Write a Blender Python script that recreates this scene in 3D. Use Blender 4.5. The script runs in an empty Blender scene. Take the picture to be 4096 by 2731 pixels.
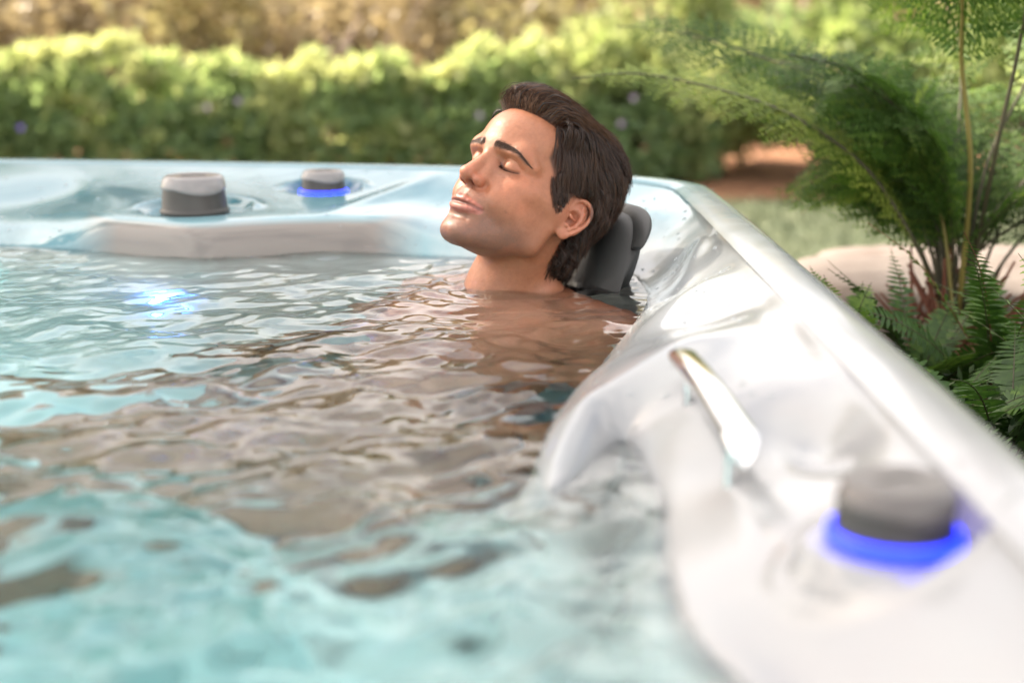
import bpy, math, random
import numpy as np
from mathutils import Vector, Matrix

# ---------------------------------------------------------------- camera, sky, sun, exposure
S = bpy.context.scene
COL = S.collection
CAM_H = 0.354                      # metres above the water (z = 0 is the water level)
PITCH = math.radians(13.1)
cam_d = bpy.data.cameras.new("camera")
cam = bpy.data.objects.new("camera", cam_d)
COL.objects.link(cam)
cam.location = (0, 0, CAM_H)
cam.rotation_euler = (math.pi / 2 - PITCH, 0, 0)
cam_d.lens = 50
cam_d.sensor_width = 36
cam_d.clip_start = 0.02
cam_d.clip_end = 600
cam_d.dof.use_dof = True
cam_d.dof.focus_distance = 1.72
cam_d.dof.aperture_fstop = 2.6
S.camera = cam

SUN_EL = math.radians(40)
SUN_AZ = math.radians(-62)         # measured from +Y (away from the camera) towards +X
sd = Vector((math.sin(SUN_AZ) * math.cos(SUN_EL), math.cos(SUN_AZ) * math.cos(SUN_EL), math.sin(SUN_EL)))
world = bpy.data.worlds.new("World")
S.world = world
world.use_nodes = True
nt = world.node_tree
sky = nt.nodes.new("ShaderNodeTexSky")
sky.sky_type = 'NISHITA'
sky.sun_disc = False
sky.sun_elevation = SUN_EL
sky.sun_rotation = SUN_AZ
sky.dust_density = 5.0
sky.air_density = 1.0
sky.ozone_density = 1.0
bg = nt.nodes["Background"]
# thin bright cloud over the clear sky
tc = nt.nodes.new("ShaderNodeTexCoord"); mp = nt.nodes.new("ShaderNodeMapping"); mp.inputs["Scale"].default_value = (1.0, 1.0, 2.2)
cn = nt.nodes.new("ShaderNodeTexNoise"); cn.inputs["Scale"].default_value = 2.6; cn.inputs["Detail"].default_value = 6; cn.inputs["Roughness"].default_value = .55
cr_ = nt.nodes.new("ShaderNodeMapRange"); cr_.inputs[1].default_value = .37; cr_.inputs[2].default_value = .57; cr_.inputs[4].default_value = .88
cm = nt.nodes.new("ShaderNodeMix"); cm.data_type = 'RGBA'; cm.inputs[7].default_value = (10.5, 10.2, 10.0, 1)
nt.links.new(tc.outputs["Generated"], mp.inputs[0]); nt.links.new(mp.outputs[0], cn.inputs[0]); nt.links.new(cn.outputs[0], cr_.inputs[0])
nt.links.new(cr_.outputs[0], cm.inputs[0]); nt.links.new(sky.outputs[0], cm.inputs[6]); nt.links.new(cm.outputs[2], bg.inputs[0])
bg.inputs[1].default_value = 0.085
sun_d = bpy.data.lights.new("sun", 'SUN')
sun_d.energy = 5.0
sun_d.angle = math.radians(1.6)
sun_d.color = (1.0, 0.90, 0.76)
sun = bpy.data.objects.new("sun", sun_d)
COL.objects.link(sun)
sun.rotation_euler = sd.to_track_quat('Z', 'Y').to_euler()
S.view_settings.view_transform = 'Standard'
S.view_settings.look = 'None'
S.view_settings.gamma = 1
S.view_settings.exposure = 1.95
S.view_settings.use_white_balance = True
S.view_settings.white_balance_temperature = 6900
S.view_settings.white_balance_tint = 12
S.render.engine = 'CYCLES'
S.cycles.use_denoising = True
S.cycles.max_bounces = 10
S.cycles.diffuse_bounces = 5
S.cycles.glossy_bounces = 3
S.cycles.transmission_bounces = 6
S.cycles.transparent_max_bounces = 12
S.cycles.caustics_refractive = True
S.cycles.caustics_reflective = False
S.cycles.sample_clamp_indirect = 6

# ---------------------------------------------------------------- helpers
rng = np.random.default_rng(7)

def tag(o, label=None, cat=None, group=None, kind=None):
    if label: o["label"] = label
    if cat: o["category"] = cat
    if group: o["group"] = group
    if kind: o["kind"] = kind
    return o

def mesh_obj(name, verts, faces, m=None, parent=None, smooth=True, loops=None):
    """verts Nx3, faces: Mx3 / Mx4 array (or list of arrays of differing width)"""
    me = bpy.data.meshes.new(name)
    verts = np.asarray(verts, dtype=np.float32)
    fl = faces if isinstance(faces, list) else [faces]
    fl = [np.asarray(f, dtype=np.int32) for f in fl if len(f)]
    me.vertices.add(len(verts))
    me.vertices.foreach_set("co", verts.ravel())
    li = np.concatenate([f.ravel() for f in fl])
    tot = np.concatenate([np.full(len(f), f.shape[1], np.int32) for f in fl])
    st = np.concatenate([[0], np.cumsum(tot)[:-1]]).astype(np.int32)
    me.loops.add(len(li))
    me.loops.foreach_set("vertex_index", li)
    me.polygons.add(len(tot))
    me.polygons.foreach_set("loop_start", st)
    me.polygons.foreach_set("loop_total", tot)
    me.polygons.foreach_set("use_smooth", np.full(len(tot), bool(smooth)))
    me.update(calc_edges=True)
    me.validate()
    o = bpy.data.objects.new(name, me)
    COL.objects.link(o)
    if m: me.materials.append(m)
    if parent is not None: o.parent = parent
    return o

def attr(o, name, vals, kind='FLOAT'):
    a = o.data.attributes.new(name, kind, 'POINT')
    v = np.asarray(vals, dtype=np.float32)
    if kind == 'FLOAT': a.data.foreach_set("value", v)
    elif kind == 'FLOAT_COLOR': a.data.foreach_set("color", v.ravel())

def empty(name, loc=(0, 0, 0), rz=0):
    o = bpy.data.objects.new(name, None)
    o.location = loc; o.rotation_euler = (0, 0, rz); o.empty_display_size = .1
    COL.objects.link(o)
    return o

def mat(name, base=(.5, .5, .5), rough=.5, **kw):
    m = bpy.data.materials.new(name); m.use_nodes = True
    b = m.node_tree.nodes["Principled BSDF"]
    b.inputs["Base Color"].default_value = (*base, 1)
    b.inputs["Roughness"].default_value = rough
    for k, v in kw.items():
        b.inputs[k.replace("_", " ")].default_value = v
    return m

class N:
    """tiny node helper"""
    def __init__(s, m): s.t = m.node_tree; s.b = s.t.nodes.get("Principled BSDF"); s.out = s.t.nodes.get("Material Output")
    def new(s, ty, **kw):
        n = s.t.nodes.new(ty)
        for k, v in kw.items(): setattr(n, k, v)
        return n
    def link(s, a, b): s.t.links.new(a, b)
    def noise(s, scale, detail=3, rough=.55, vec=None, dist=0):
        n = s.new("ShaderNodeTexNoise"); n.inputs["Scale"].default_value = scale
        n.inputs["Detail"].default_value = detail; n.inputs["Roughness"].default_value = rough
        n.inputs["Distortion"].default_value = dist
        if vec is not None: s.link(vec, n.inputs["Vector"])
        return n.outputs["Fac"]
    def obj(s): return s.new("ShaderNodeTexCoord").outputs["Object"]
    def ramp(s, fac, stops):
        r = s.new("ShaderNodeValToRGB"); cr = r.color_ramp
        while len(cr.elements) < len(stops): cr.elements.new(.5)
        for e, (p, c) in zip(cr.elements, stops):
            e.position = p; e.color = (*c, 1) if len(c) == 3 else c
        s.link(fac, r.inputs[0]); return r.outputs[0]
    def math(s, op, a, b=None, clamp=False):
        n = s.new("ShaderNodeMath", operation=op); n.use_clamp = clamp
        for i, x in enumerate((a, b)):
            if x is None: continue
            if isinstance(x, (int, float)): n.inputs[i].default_value = x
            else: s.link(x, n.inputs[i])
        return n.outputs[0]
    def mix(s, fac, a, b, blend='MIX'):
        n = s.new("ShaderNodeMix", data_type='RGBA', blend_type=blend)
        for sock, x in ((n.inputs[0], fac), (n.inputs[6], a), (n.inputs[7], b)):
            if isinstance(x, (int, float)): sock.default_value = x
            elif isinstance(x, tuple): sock.default_value = (*x, 1)
            else: s.link(x, sock)
        return n.outputs[2]
    def bump(s, h, strength=.2, dist=.01, normal=None):
        n = s.new("ShaderNodeBump"); n.inputs["Strength"].default_value = strength
        n.inputs["Distance"].default_value = dist; s.link(h, n.inputs["Height"])
        if normal is not None: s.link(normal, n.inputs["Normal"])
        return n.outputs[0]
    def attr(s, name, out="Fac"):
        n = s.new("ShaderNodeAttribute", attribute_name=name); return n.outputs[out]

def smoothstep(a, b, x):
    t = np.clip((x - a) / (b - a), 0, 1); return t * t * (3 - 2 * t)

def vnoise(x, y, z=0, seed=0, oct=3):
    """cheap value noise on arrays"""
    x, y, z = np.broadcast_arrays(np.asarray(x, float), np.asarray(y, float), np.asarray(z, float))
    out = np.zeros(x.shape); amp = 1; tot = 0
    def h(i, j, k, s):
        n = (i * 374761393 + j * 668265263 + k * 2147483647 + s * 974634777) & 0xffffffff
        n = ((n ^ (n >> 13)) * 1274126177) & 0xffffffff
        return ((n ^ (n >> 16)) & 0xffff) / 65535.
    for o in range(oct):
        f = 2 ** o
        X, Y, Z = x * f + 17.3 * o, y * f + 5.1 * o, z * f
        i, j, k = np.floor(X).astype(np.int64), np.floor(Y).astype(np.int64), np.floor(Z).astype(np.int64)
        a, b, c = X - i, Y - j, Z - k
        a = a * a * (3 - 2 * a); b = b * b * (3 - 2 * b); c = c * c * (3 - 2 * c)
        v = 0
        for di in (0, 1):
            for dj in (0, 1):
                for dk in (0, 1):
                    v = v + h(i + di, j + dj, k + dk, seed + o) * (a if di else 1 - a) * (b if dj else 1 - b) * (c if dk else 1 - c)
        out += amp * v; tot += amp; amp *= .5
    return out / tot

def tubes(paths, radii, sides=6, cap=True):
    """many polylines (list of Kx3) -> verts, quads. radii: list of K arrays or floats"""
    V, Fq = [], []; off = 0
    for P, r in zip(paths, radii):
        P = np.asarray(P, float); K = len(P)
        r = np.full(K, r) if np.isscalar(r) else np.asarray(r)
        t = np.gradient(P, axis=0); t /= np.linalg.norm(t, axis=1)[:, None] + 1e-12
        ref = np.array([0, 0, 1.]) if abs(t[:, 2]).mean() < .8 else np.array([1., 0, 0])
        a = np.cross(t, ref); a /= np.linalg.norm(a, axis=1)[:, None] + 1e-12
        b = np.cross(t, a)
        th = np.arange(sides) * 2 * np.pi / sides
        ring = P[:, None] + r[:, None, None] * (a[:, None] * np.cos(th)[None, :, None] + b[:, None] * np.sin(th)[None, :, None])
        V.append(ring.reshape(-1, 3))
        i = np.arange(K - 1)[:, None] * sides; j = np.arange(sides)[None]; j2 = (j + 1) % sides
        Fq.append((np.stack([i + j, i + j2, i + sides + j2, i + sides + j], -1).reshape(-1, 4)) + off)
        off += K * sides
    return np.concatenate(V), np.concatenate(Fq)

def catmull(P, n):
    P = np.asarray(P, float); P = np.vstack([2 * P[0] - P[1], P, 2 * P[-1] - P[-2]])
    out = []
    seg = len(P) - 3; u = np.linspace(0, seg, n); i = np.minimum(u.astype(int), seg - 1); t = (u - i)[:, None]
    p0, p1, p2, p3 = P[i], P[i + 1], P[i + 2], P[i + 3]
    return .5 * (2 * p1 + (p2 - p0) * t + (2 * p0 - 5 * p1 + 4 * p2 - p3) * t ** 2 + (3 * p1 - p0 - 3 * p2 + p3) * t ** 3)
# ---------------------------------------------------------------- the hot tub
RIM_Z = 0.090
OUT = np.array([(.322, -.30), (.322, 2.16), (.300, 2.262), (.235, 2.338), (.10, 2.430), (-.083, 2.522), (-.95, 2.645), (-1.78, 2.74), (-1.90, 2.62), (-1.90, -.22), (-1.80, -.34), (.24, -.34)])
WL = np.array([(.135, .10), (.150, .50), (.128, .69), (.108, .752), (.100, .81), (.100, .869), (.108, .96), (.110, 1.05), (.101, 1.155), (.086, 1.150), (.062, 1.09), (.036, 1.022), (.024, 1.03), (.019, 1.082),
               (.028, 1.17), (.045, 1.255), (.066, 1.341), (.092, 1.409), (.107, 1.479), (.135, 1.587), (.160, 1.687), (.175, 1.80), (.170, 1.92), (.120, 2.02), (.02, 2.06), (-.091, 2.060), (-.214, 2.118),
               (-.318, 2.106), (-.40, 2.072), (-.457, 2.052), (-.52, 2.072), (-.62, 2.12), (-.79, 2.176), (-1.10, 2.24), (-1.45, 2.27), (-1.60, 2.15), (-1.62, 1.2), (-1.55, .40), (-1.35, .16), (-.60, .06), (-.05, .04)])

def poly_sd(P, X, Y):
    """signed distance to a closed polygon, positive inside"""
    n = len(P); d2 = np.full(X.shape, 1e9); ins = np.zeros(X.shape, bool)
    for i in range(n):
        a, b = P[i], P[(i + 1) % n]; e = b - a
        wx, wy = X - a[0], Y - a[1]
        t = np.clip((wx * e[0] + wy * e[1]) / (e @ e), 0, 1)
        d2 = np.minimum(d2, (wx - t * e[0]) ** 2 + (wy - t * e[1]) ** 2)
        c = ((a[1] > Y) != (b[1] > Y)) & (X < (b[0] - a[0]) * (Y - a[1]) / (b[1] - a[1] + 1e-12) + a[0])
        ins ^= c
    return np.sqrt(d2) * np.where(ins, 1, -1)

def closed_smooth(P, n=400, rounds=3):
    P = np.array(P)
    for _ in range(rounds):     # Chaikin
        Q = np.roll(P, -1, 0); P = np.stack([.75 * P + .25 * Q, .25 * P + .75 * Q], 1).reshape(-1, 2)
    return P
OUTS = closed_smooth(OUT, rounds=2)
WLS = closed_smooth(WL, rounds=2)

def gau(X, Y, cx, cy, rx, ry, ang=0):
    c, s = math.cos(ang), math.sin(ang); u = (X - cx) * c + (Y - cy) * s; v = -(X - cx) * s + (Y - cy) * c
    return np.exp(-(u / rx) ** 2 - (v / ry) ** 2)

KNOBS = [  # x, y, z of the seat, radius, height, lit
    (-.492, 2.195, .050, .051, .058, 0), (-.312, 2.350, .058, .037, .040, 1), (.222, .780, .054, .0355, .038, 1)]

def shell_z(X, Y):
    s = poly_sd(OUTS, X, Y); w = -poly_sd(WLS, X, Y)      # w > 0 : between waterline and rim
    dr = np.maximum(s - .055, 0)
    up = np.maximum(w, 0); t = up / (up + dr + 1e-6)
    far = smoothstep(1.95, 2.03, Y)
    ledge = far * smoothstep(-.80, -.60, X) * (1 - smoothstep(-.23, -.08, X))
    alc = far * (1 - ledge)
    headA = gau(X, Y, .16, 1.88, .16, .17)
    wd = .040 * (1 - far) + far * (.010 * ledge + .085 * (1 - ledge)); wd = wd + headA * .05 + .045 * smoothstep(1.12, .95, Y)
    a = .046 + .004 * ledge - .012 * alc
    za = a * (1 - np.exp(-up / wd)) + (.086 - a) * (t ** (1.6 - .5 * alc)) * smoothstep(0, .05, up)
    za = np.where(dr <= 0, .086, np.minimum(za, .0862))
    # soft inner edge under the rim
    dn_ = np.maximum(-w, 0)
    wall = .54 * (1 - np.exp(-(dn_ / .055) ** 1.2)) 
    sw = .42 - .18 * gau(X, Y, -.2, 1.28, .35, .14) + .10 * gau(X, Y, -.3, .75, .4, .3)
    zb = -wall - .27 * smoothstep(sw, sw + .09, dn_) - .04 * smoothstep(.1, .3, dn_) * (1 - smoothstep(.32, .42, dn_))
    z = np.where(w >= 0, za, zb)
    # moulded shapes on the right hand wall
    m = smoothstep(0, .03, up) * smoothstep(0, .02, dr)
    z = z - .018 * m * gau(X, Y, .222, .99, .027, .075, .12)                 # hollow next to the grip
    z = z + .010 * m * gau(X, Y, .185, 1.50, .030, .10, -.5)
    z = z - .014 * m * gau(X, Y, .215, 1.63, .035, .06, .3)
    z = z + .009 * m * gau(X, Y, .235, 1.80, .018, .075, -.2)
    z = z - .010 * m * gau(X, Y, .200, 1.38, .045, .05, .4)
    z = z + .008 * m * gau(X, Y, .155, 1.26, .05, .035, .9)
    z = z - .007 * m * gau(X, Y, .245, 1.22, .02, .12)
    z = z + .010 * m * gau(X, Y, .08, 1.10, .02, .09, .2)
    z = z - .010 * m * gau(X, Y, .17, .62, .05, .12)
    # long folds of the far wall
    mf = far * smoothstep(0, .04, up) * smoothstep(0, .03, dr)
    z = z - .012 * mf * gau(X, Y, -.80, 2.36, .12, .10, .2) + .006 * mf * gau(X, Y, -.665, 2.33, .03, .13, .5)
    z = z - .008 * mf * gau(X, Y, -.10, 2.28, .10, .08, .4) + .006 * mf * gau(X, Y, -.205, 2.30, .02, .12, -.5)
    # wells the knobs sit in
    for kx, ky, kz, kr, kh, lit in KNOBS:
        rx, ry = kr * 1.62, kr * 1.50
        q = np.sqrt(((X - kx) / rx) ** 2 + ((Y - ky - kr * (.22 if ky > 1.5 else 0)) / ry) ** 2)
        mk = 1 - smoothstep(.90, 1.06, q)
        z = z * (1 - mk) + (kz - .002) * mk
        z = z + .0045 * np.exp(-((q - 1.13) / .09) ** 2) * (smoothstep(-.2, .6, (Y - ky) / kr) if ky > 1.5 else 1)
    return z, s

def white_shell():
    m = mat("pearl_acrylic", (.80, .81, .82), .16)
    n = N(m)
    v = n.obj()
    f = n.noise(2.2, 5, .6, v, dist=2.0)
    g = n.noise(9, 4, .6, v, dist=1.2)
    # pearl white swirl; shade and reflections of the far, left part painted in teal
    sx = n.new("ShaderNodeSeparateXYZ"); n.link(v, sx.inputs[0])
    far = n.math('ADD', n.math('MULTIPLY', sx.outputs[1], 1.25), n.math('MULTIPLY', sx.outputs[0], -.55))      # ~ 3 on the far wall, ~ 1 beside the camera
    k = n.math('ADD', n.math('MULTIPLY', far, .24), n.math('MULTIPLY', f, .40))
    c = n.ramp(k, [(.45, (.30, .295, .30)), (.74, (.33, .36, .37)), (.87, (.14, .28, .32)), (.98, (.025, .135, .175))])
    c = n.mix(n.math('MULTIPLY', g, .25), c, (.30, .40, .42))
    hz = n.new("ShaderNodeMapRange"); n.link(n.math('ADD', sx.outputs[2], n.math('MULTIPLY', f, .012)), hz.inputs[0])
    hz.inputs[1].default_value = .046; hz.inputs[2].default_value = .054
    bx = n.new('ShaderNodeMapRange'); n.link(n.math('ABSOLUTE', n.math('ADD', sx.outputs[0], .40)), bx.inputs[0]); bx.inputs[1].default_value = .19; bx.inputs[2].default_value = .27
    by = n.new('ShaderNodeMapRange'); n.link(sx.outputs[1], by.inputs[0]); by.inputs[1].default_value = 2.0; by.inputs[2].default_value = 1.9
    c = n.mix(n.math('MAXIMUM', n.math('MAXIMUM', bx.outputs[0], by.outputs[0]), hz.outputs[0]), (.23, .21, .19), c)      # lower far wall: its brown reflections painted in as beige
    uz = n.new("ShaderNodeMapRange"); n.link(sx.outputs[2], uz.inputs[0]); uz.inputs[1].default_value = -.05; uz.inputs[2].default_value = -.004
    c = n.mix(uz.outputs[0], (.74, .73, .71), c)       # brightness of the basin under water painted in as a paler colour
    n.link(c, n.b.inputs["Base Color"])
    n.link(n.ramp(g, [(.3, (.09,) * 3), (.7, (.20,) * 3)]), n.b.inputs["Roughness"])
    n.b.inputs["Specular IOR Level"].default_value = .36; n.b.inputs["Coat Weight"].default_value = .12; n.b.inputs["Coat Roughness"].default_value = .04
    n.link(n.bump(n.noise(240, 2, .5, v), .03, .002), n.b.inputs["Normal"])
    return m
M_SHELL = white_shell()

tub = empty("hot_tub", (-.79, 1.20, -.80))
tag(tub, "pearl white moulded hot tub filled with water, grey knobs on its rim", "hot tub")
def put(o):      # parent to the tub without moving it
    o.parent = tub; o.matrix_parent_inverse = Matrix.Translation(-Vector(tub.location)); return o

def build_shell():
    xs = np.concatenate([np.arange(-1.90, -1.0, .012), np.arange(-1.0, -.1, .007), np.arange(-.1, .3221, .0045)])
    ys = np.concatenate([np.arange(-.34, .55, .012), np.arange(.55, 1.95, .006), np.arange(1.95, 2.75, .0045)])
    X, Y = np.meshgrid(xs, ys, indexing='ij')
    Z, s = shell_z(X, Y)
    Z = Z - .010 * (1 - smoothstep(.018, .034, s))
    V = np.stack([X, Y, Z], -1).reshape(-1, 3)
    nx, ny = X.shape; i = np.arange(nx * ny).reshape(nx, ny)
    q = np.stack([i[:-1, :-1], i[1:, :-1], i[1:, 1:], i[:-1, 1:]], -1).reshape(-1, 4)
    ok = (s > .012).ravel()[q].all(1)
    q = q[ok]
    used = np.unique(q); rm = -np.ones(nx * ny, int); rm[used] = np.arange(len(used))
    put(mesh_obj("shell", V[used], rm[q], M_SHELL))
    # rim: a rounded lip swept along the outline
    P = closed_smooth(OUT, rounds=4)
    T = np.roll(P, -1, 0) - np.roll(P, 1, 0); T /= np.linalg.norm(T, axis=1)[:, None]
    Nn = np.stack([-T[:, 1], T[:, 0]], 1)      # inward (outline runs anticlockwise)
    prof = [(.062, .0840), (.056, .0872), (.047, .0893), (.035, .0903), (.022, .0900), (.012, .0880), (.005, .0835), (.001, .076), (0, .064), (.001, .045), (.004, .030), (.012, .026), (.03, .026)]
    V = np.concatenate([np.c_[P + Nn * a, np.full(len(P), b)] for a, b in prof])
    K = len(P); i = np.arange(len(prof) - 1)[:, None] * K; j = np.arange(K)[None]; j2 = (j + 1) % K
    q = np.stack([i + j, i + j2, i + K + j2, i + K + j], -1).reshape(-1, 4)
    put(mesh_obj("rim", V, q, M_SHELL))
    m = mat("cabinet_panel", (.16, .14, .125), .55)
    n = N(m); n.link(n.ramp(n.noise(6, 4, .6, n.obj()), [(.3, (.12, .105, .095)), (.7, (.20, .18, .16))]), n.b.inputs["Base Color"])
    zz = [.030, .0, -.3, -.6, -.93]
    V = np.concatenate([np.c_[P + Nn * .018, np.full(K, b)] for b in zz])
    i = np.arange(len(zz) - 1)[:, None] * K
    q = np.stack([i + j, i + j2, i + K + j2, i + K + j], -1).reshape(-1, 4)
    put(mesh_obj("cabinet", V, q, m))
build_shell()

def lathe(prof, c, seg=64, wob=None):
    th = np.arange(seg) * 2 * np.pi / seg
    V = []
    for k, (r, z) in enumerate(prof):
        rr = np.full(seg, r); zz = np.full(seg, z)
        if wob is not None: rr, zz = wob(k, rr, zz, th)
        V.append(np.stack([c[0] + rr * np.cos(th), c[1] + rr * np.sin(th), c[2] + zz], 1))
    V = np.concatenate(V); i = np.arange(len(prof) - 1)[:, None] * seg; j = np.arange(seg)[None]; j2 = (j + 1) % seg
    return V, np.stack([i + j, i + j2, i + seg + j2, i + seg + j], -1).reshape(-1, 4)

M_KNOB = mat("grey_knob_plastic", (.050, .047, .042), .42)
n_ = N(M_KNOB); n_.link(n_.bump(n_.noise(900, 2, .5, n_.obj()), .12, .0005), n_.b.inputs["Normal"])
M_CAP = mat("pale_knob_cap", (.24, .23, .225), .20)
M_CAP_DARK = mat("grey_knob_cap", (.12, .11, .105), .32)
def glow(name, col, st):
    m = mat(name, (.8, .8, .8), .3)
    b = m.node_tree.nodes["Principled BSDF"]; b.inputs["Emission Color"].default_value = (*col, 1); b.inputs["Emission Strength"].default_value = st
    return m
M_BLUE = glow("blue_led", (.004, .022, 1.0), 1.5)
M_BLUE.node_tree.nodes["Principled BSDF"].inputs["Base Color"].default_value = (.01, .02, .2, 1)

for kx, ky, kz, kr, kh, lit in KNOBS:
    c = (kx, ky, kz)
    prof = [(kr * .98, -.004), (kr * 1.04, 0), (kr * 1.05, kh * .05), (kr * 1.0, kh * .10), (kr * .985, kh * .14), (kr * .95, kh * .45), (kr * .925, kh * .62), (kr * .90, kh * .74), (kr * .86, kh * .78)]
    V, q = lathe(prof, c)
    kb = put(mesh_obj("control_knob", V, q, M_KNOB))
    def wob(k, r, z, th, kh=kh):
        if k < 3: z = z - kh * .09 * np.maximum(np.cos(2 * (th + 1.0)), -.4) * (1 - k * .15)
        return r, z
    V, q = lathe([(kr * .965, kh * .60), (kr * .985, kh * .64), (kr * .965, kh * .70), (kr * .90, kh * .90), (kr * .84, kh * .955), (kr * .80, kh * .975), (kr * .77, kh * .968), (kr * .70, kh * .962), (kr * .02, kh * .99), (0.0001, kh * .99)], c, wob=wob)
    o = mesh_obj("knob_cap", V, q, M_CAP if ky > 1.5 else M_CAP_DARK, parent=kb)
    # raised curved mark on the cap
    a = np.linspace(-.9, .9, 15); P = np.stack([kx + kr * .42 * a, ky + kr * .10 * np.sin(a * 3.3), np.full(15, kz + kh * .985)], 1)
    V, q = tubes([P], [.0016 * (1 - .8 * a * a)], 6)
    mesh_obj("cap_mark", V, q, M_KNOB, parent=kb)
    if lit:
        V, q = lathe([(kr * 1.07, .0), (kr * 1.11, .0005), (kr * 1.115, .003), (kr * 1.10, .005), (kr * 1.085, .0075), (kr * 1.02, .0085)], c)
        mesh_obj("light_ring", V, q, M_BLUE, parent=kb)

# underwater lamps: lens and bezel on the far wall
def led(x, y, z, r, m):
    e = empty("underwater_light", (0, 0, 0)); put(e)
    V, q = lathe([(r * 1.45, 0), (r * 1.45, .006), (r * 1.05, .008)], (0, 0, 0), 32)
    V2, q2 = lathe([(r * 1.05, .004), (r * .9, .009), (r * .5, .013), (.0001, .014)], (0, 0, 0), 32)
    Rm = np.array(Vector((.05, -1, .18)).normalized().to_track_quat('Z', 'Y').to_matrix())
    P = np.array([x, y, z])
    mesh_obj("bezel", V @ Rm.T + P, q, M_CHROME, parent=e); mesh_obj("lens", V2 @ Rm.T + P, q2, m, parent=e)
M_CHROME = mat("chrome", (.86, .86, .86), .07, Metallic=1.0)
led(-.50, 2.015, -.235, .016, glow("blue_underwater_lens", (.03, .20, 1.0), 30))
led(-.86, 2.10, -.20, .013, glow("teal_underwater_lens", (.05, .75, .85), 14))

# chrome grip bar
def grip():
    K = 40; u = np.linspace(0, 1, K); feet = []
    A = np.array([.144, 1.190, .067]); B = np.array([.158, .915, .067])
    P = A[None] * (1 - u)[:, None] + B[None] * u[:, None]
    P[:, 2] += .004 * np.sin(u * np.pi) - .014 * (smoothstep(.06, 0, u) + smoothstep(.94, 1, u))
    d = B - A; d /= np.linalg.norm(d); sidev = np.cross(d, [0, 0, 1]); sidev /= np.linalg.norm(sidev)
    t = np.gradient(P, axis=0); t /= np.linalg.norm(t, axis=1)[:, None]; upn = np.cross(sidev[None], t)
    th = np.arange(24) * 2 * np.pi / 24
    c = np.sign(np.cos(th)) * np.abs(np.cos(th)) ** .7; s_ = np.sign(np.sin(th)) * np.abs(np.sin(th)) ** .7
    e_ = np.minimum(np.arange(K), K - 1 - np.arange(K)) / 3.; e_ = np.sqrt(1 - (1 - np.clip(e_, 0, 1)) ** 2)[:, None, None] + .001
    V = P[:, None] + e_ * (sidev * c[None, :, None] * .0125 + upn[:, None] * s_[None, :, None] * .008)
    i = np.arange(K - 1)[:, None] * 24; j = np.arange(24)[None]; j2 = (j + 1) % 24
    for e in (0, 1):
        pp = P[7] if not e else P[-8]; Vf, qf = tubes([[pp - [0, 0, .05], pp]], [.0045], 12); feet.append(mesh_obj('grip_foot', Vf, qf, M_CHROME))
    bar = put(mesh_obj("grip_bar", V.reshape(-1, 3), np.stack([i + j, i + j2, i + 24 + j2, i + 24 + j], -1).reshape(-1, 4), M_CHROME))
    for f in feet: f.parent = bar
grip()

# headrest: a soft curved bolster
def headrest():
    cx, cy = .005, 1.865; K = 60; a0 = math.atan2(.60, .80)
    m = mat("grey_headrest_foam", (.045, .045, .043), .55, Specular_IOR_Level=.35)
    n = N(m); v = n.obj()
    n.link(n.bump(n.noise(26, 3, .5, v), .10, .01, n.bump(n.noise(700, 2, .5, v), .15, .0006)), n.b.inputs["Normal"])
    def body(R0, z0, z1, th, spread, name, lean):
        ang = a0 + np.linspace(-spread, spread, K); V = []
        sec = 28; tt = np.arange(sec) * 2 * np.pi / sec
        for k, g in enumerate(ang):
            e = min(k, K - 1 - k) / 20.; f = math.sqrt(max(1 - (1 - min(e, 1)) ** 2, 0.0)) * .999 + .001
            c = np.sign(np.cos(tt)) * np.abs(np.cos(tt)) ** .75; s_ = np.sign(np.sin(tt)) * np.abs(np.sin(tt)) ** .85
            h = (z1 - z0) / 2 * (.75 + .25 * f); zc = (z0 + z1) / 2 - .01 * (1 - f)
            hollow = .010 * math.cos((g - a0) / spread * 1.5)
            r = R0 + hollow * -.4 + c * th * f + s_ * h * lean
            zz = zc + s_ * h * f
            V.append(np.stack([cx + r * math.cos(g), cy + r * math.sin(g), zz], 1))
        V = np.concatenate(V); i = np.arange(K - 1)[:, None] * sec; j = np.arange(sec)[None]; j2 = (j + 1) % sec
        q = np.stack([i + j, i + j2, i + sec + j2, i + sec + j], -1).reshape(-1, 4)
        return put(mesh_obj(name, V, q, m))
    hr = body(.122, -.085, .088, .036, 1.05, "headrest", .35)
    b = body(.165, .036, .096, .016, .92, "headrest_trim", .30)
    b.parent = hr; b.matrix_parent_inverse = Matrix()
headrest()

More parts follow.
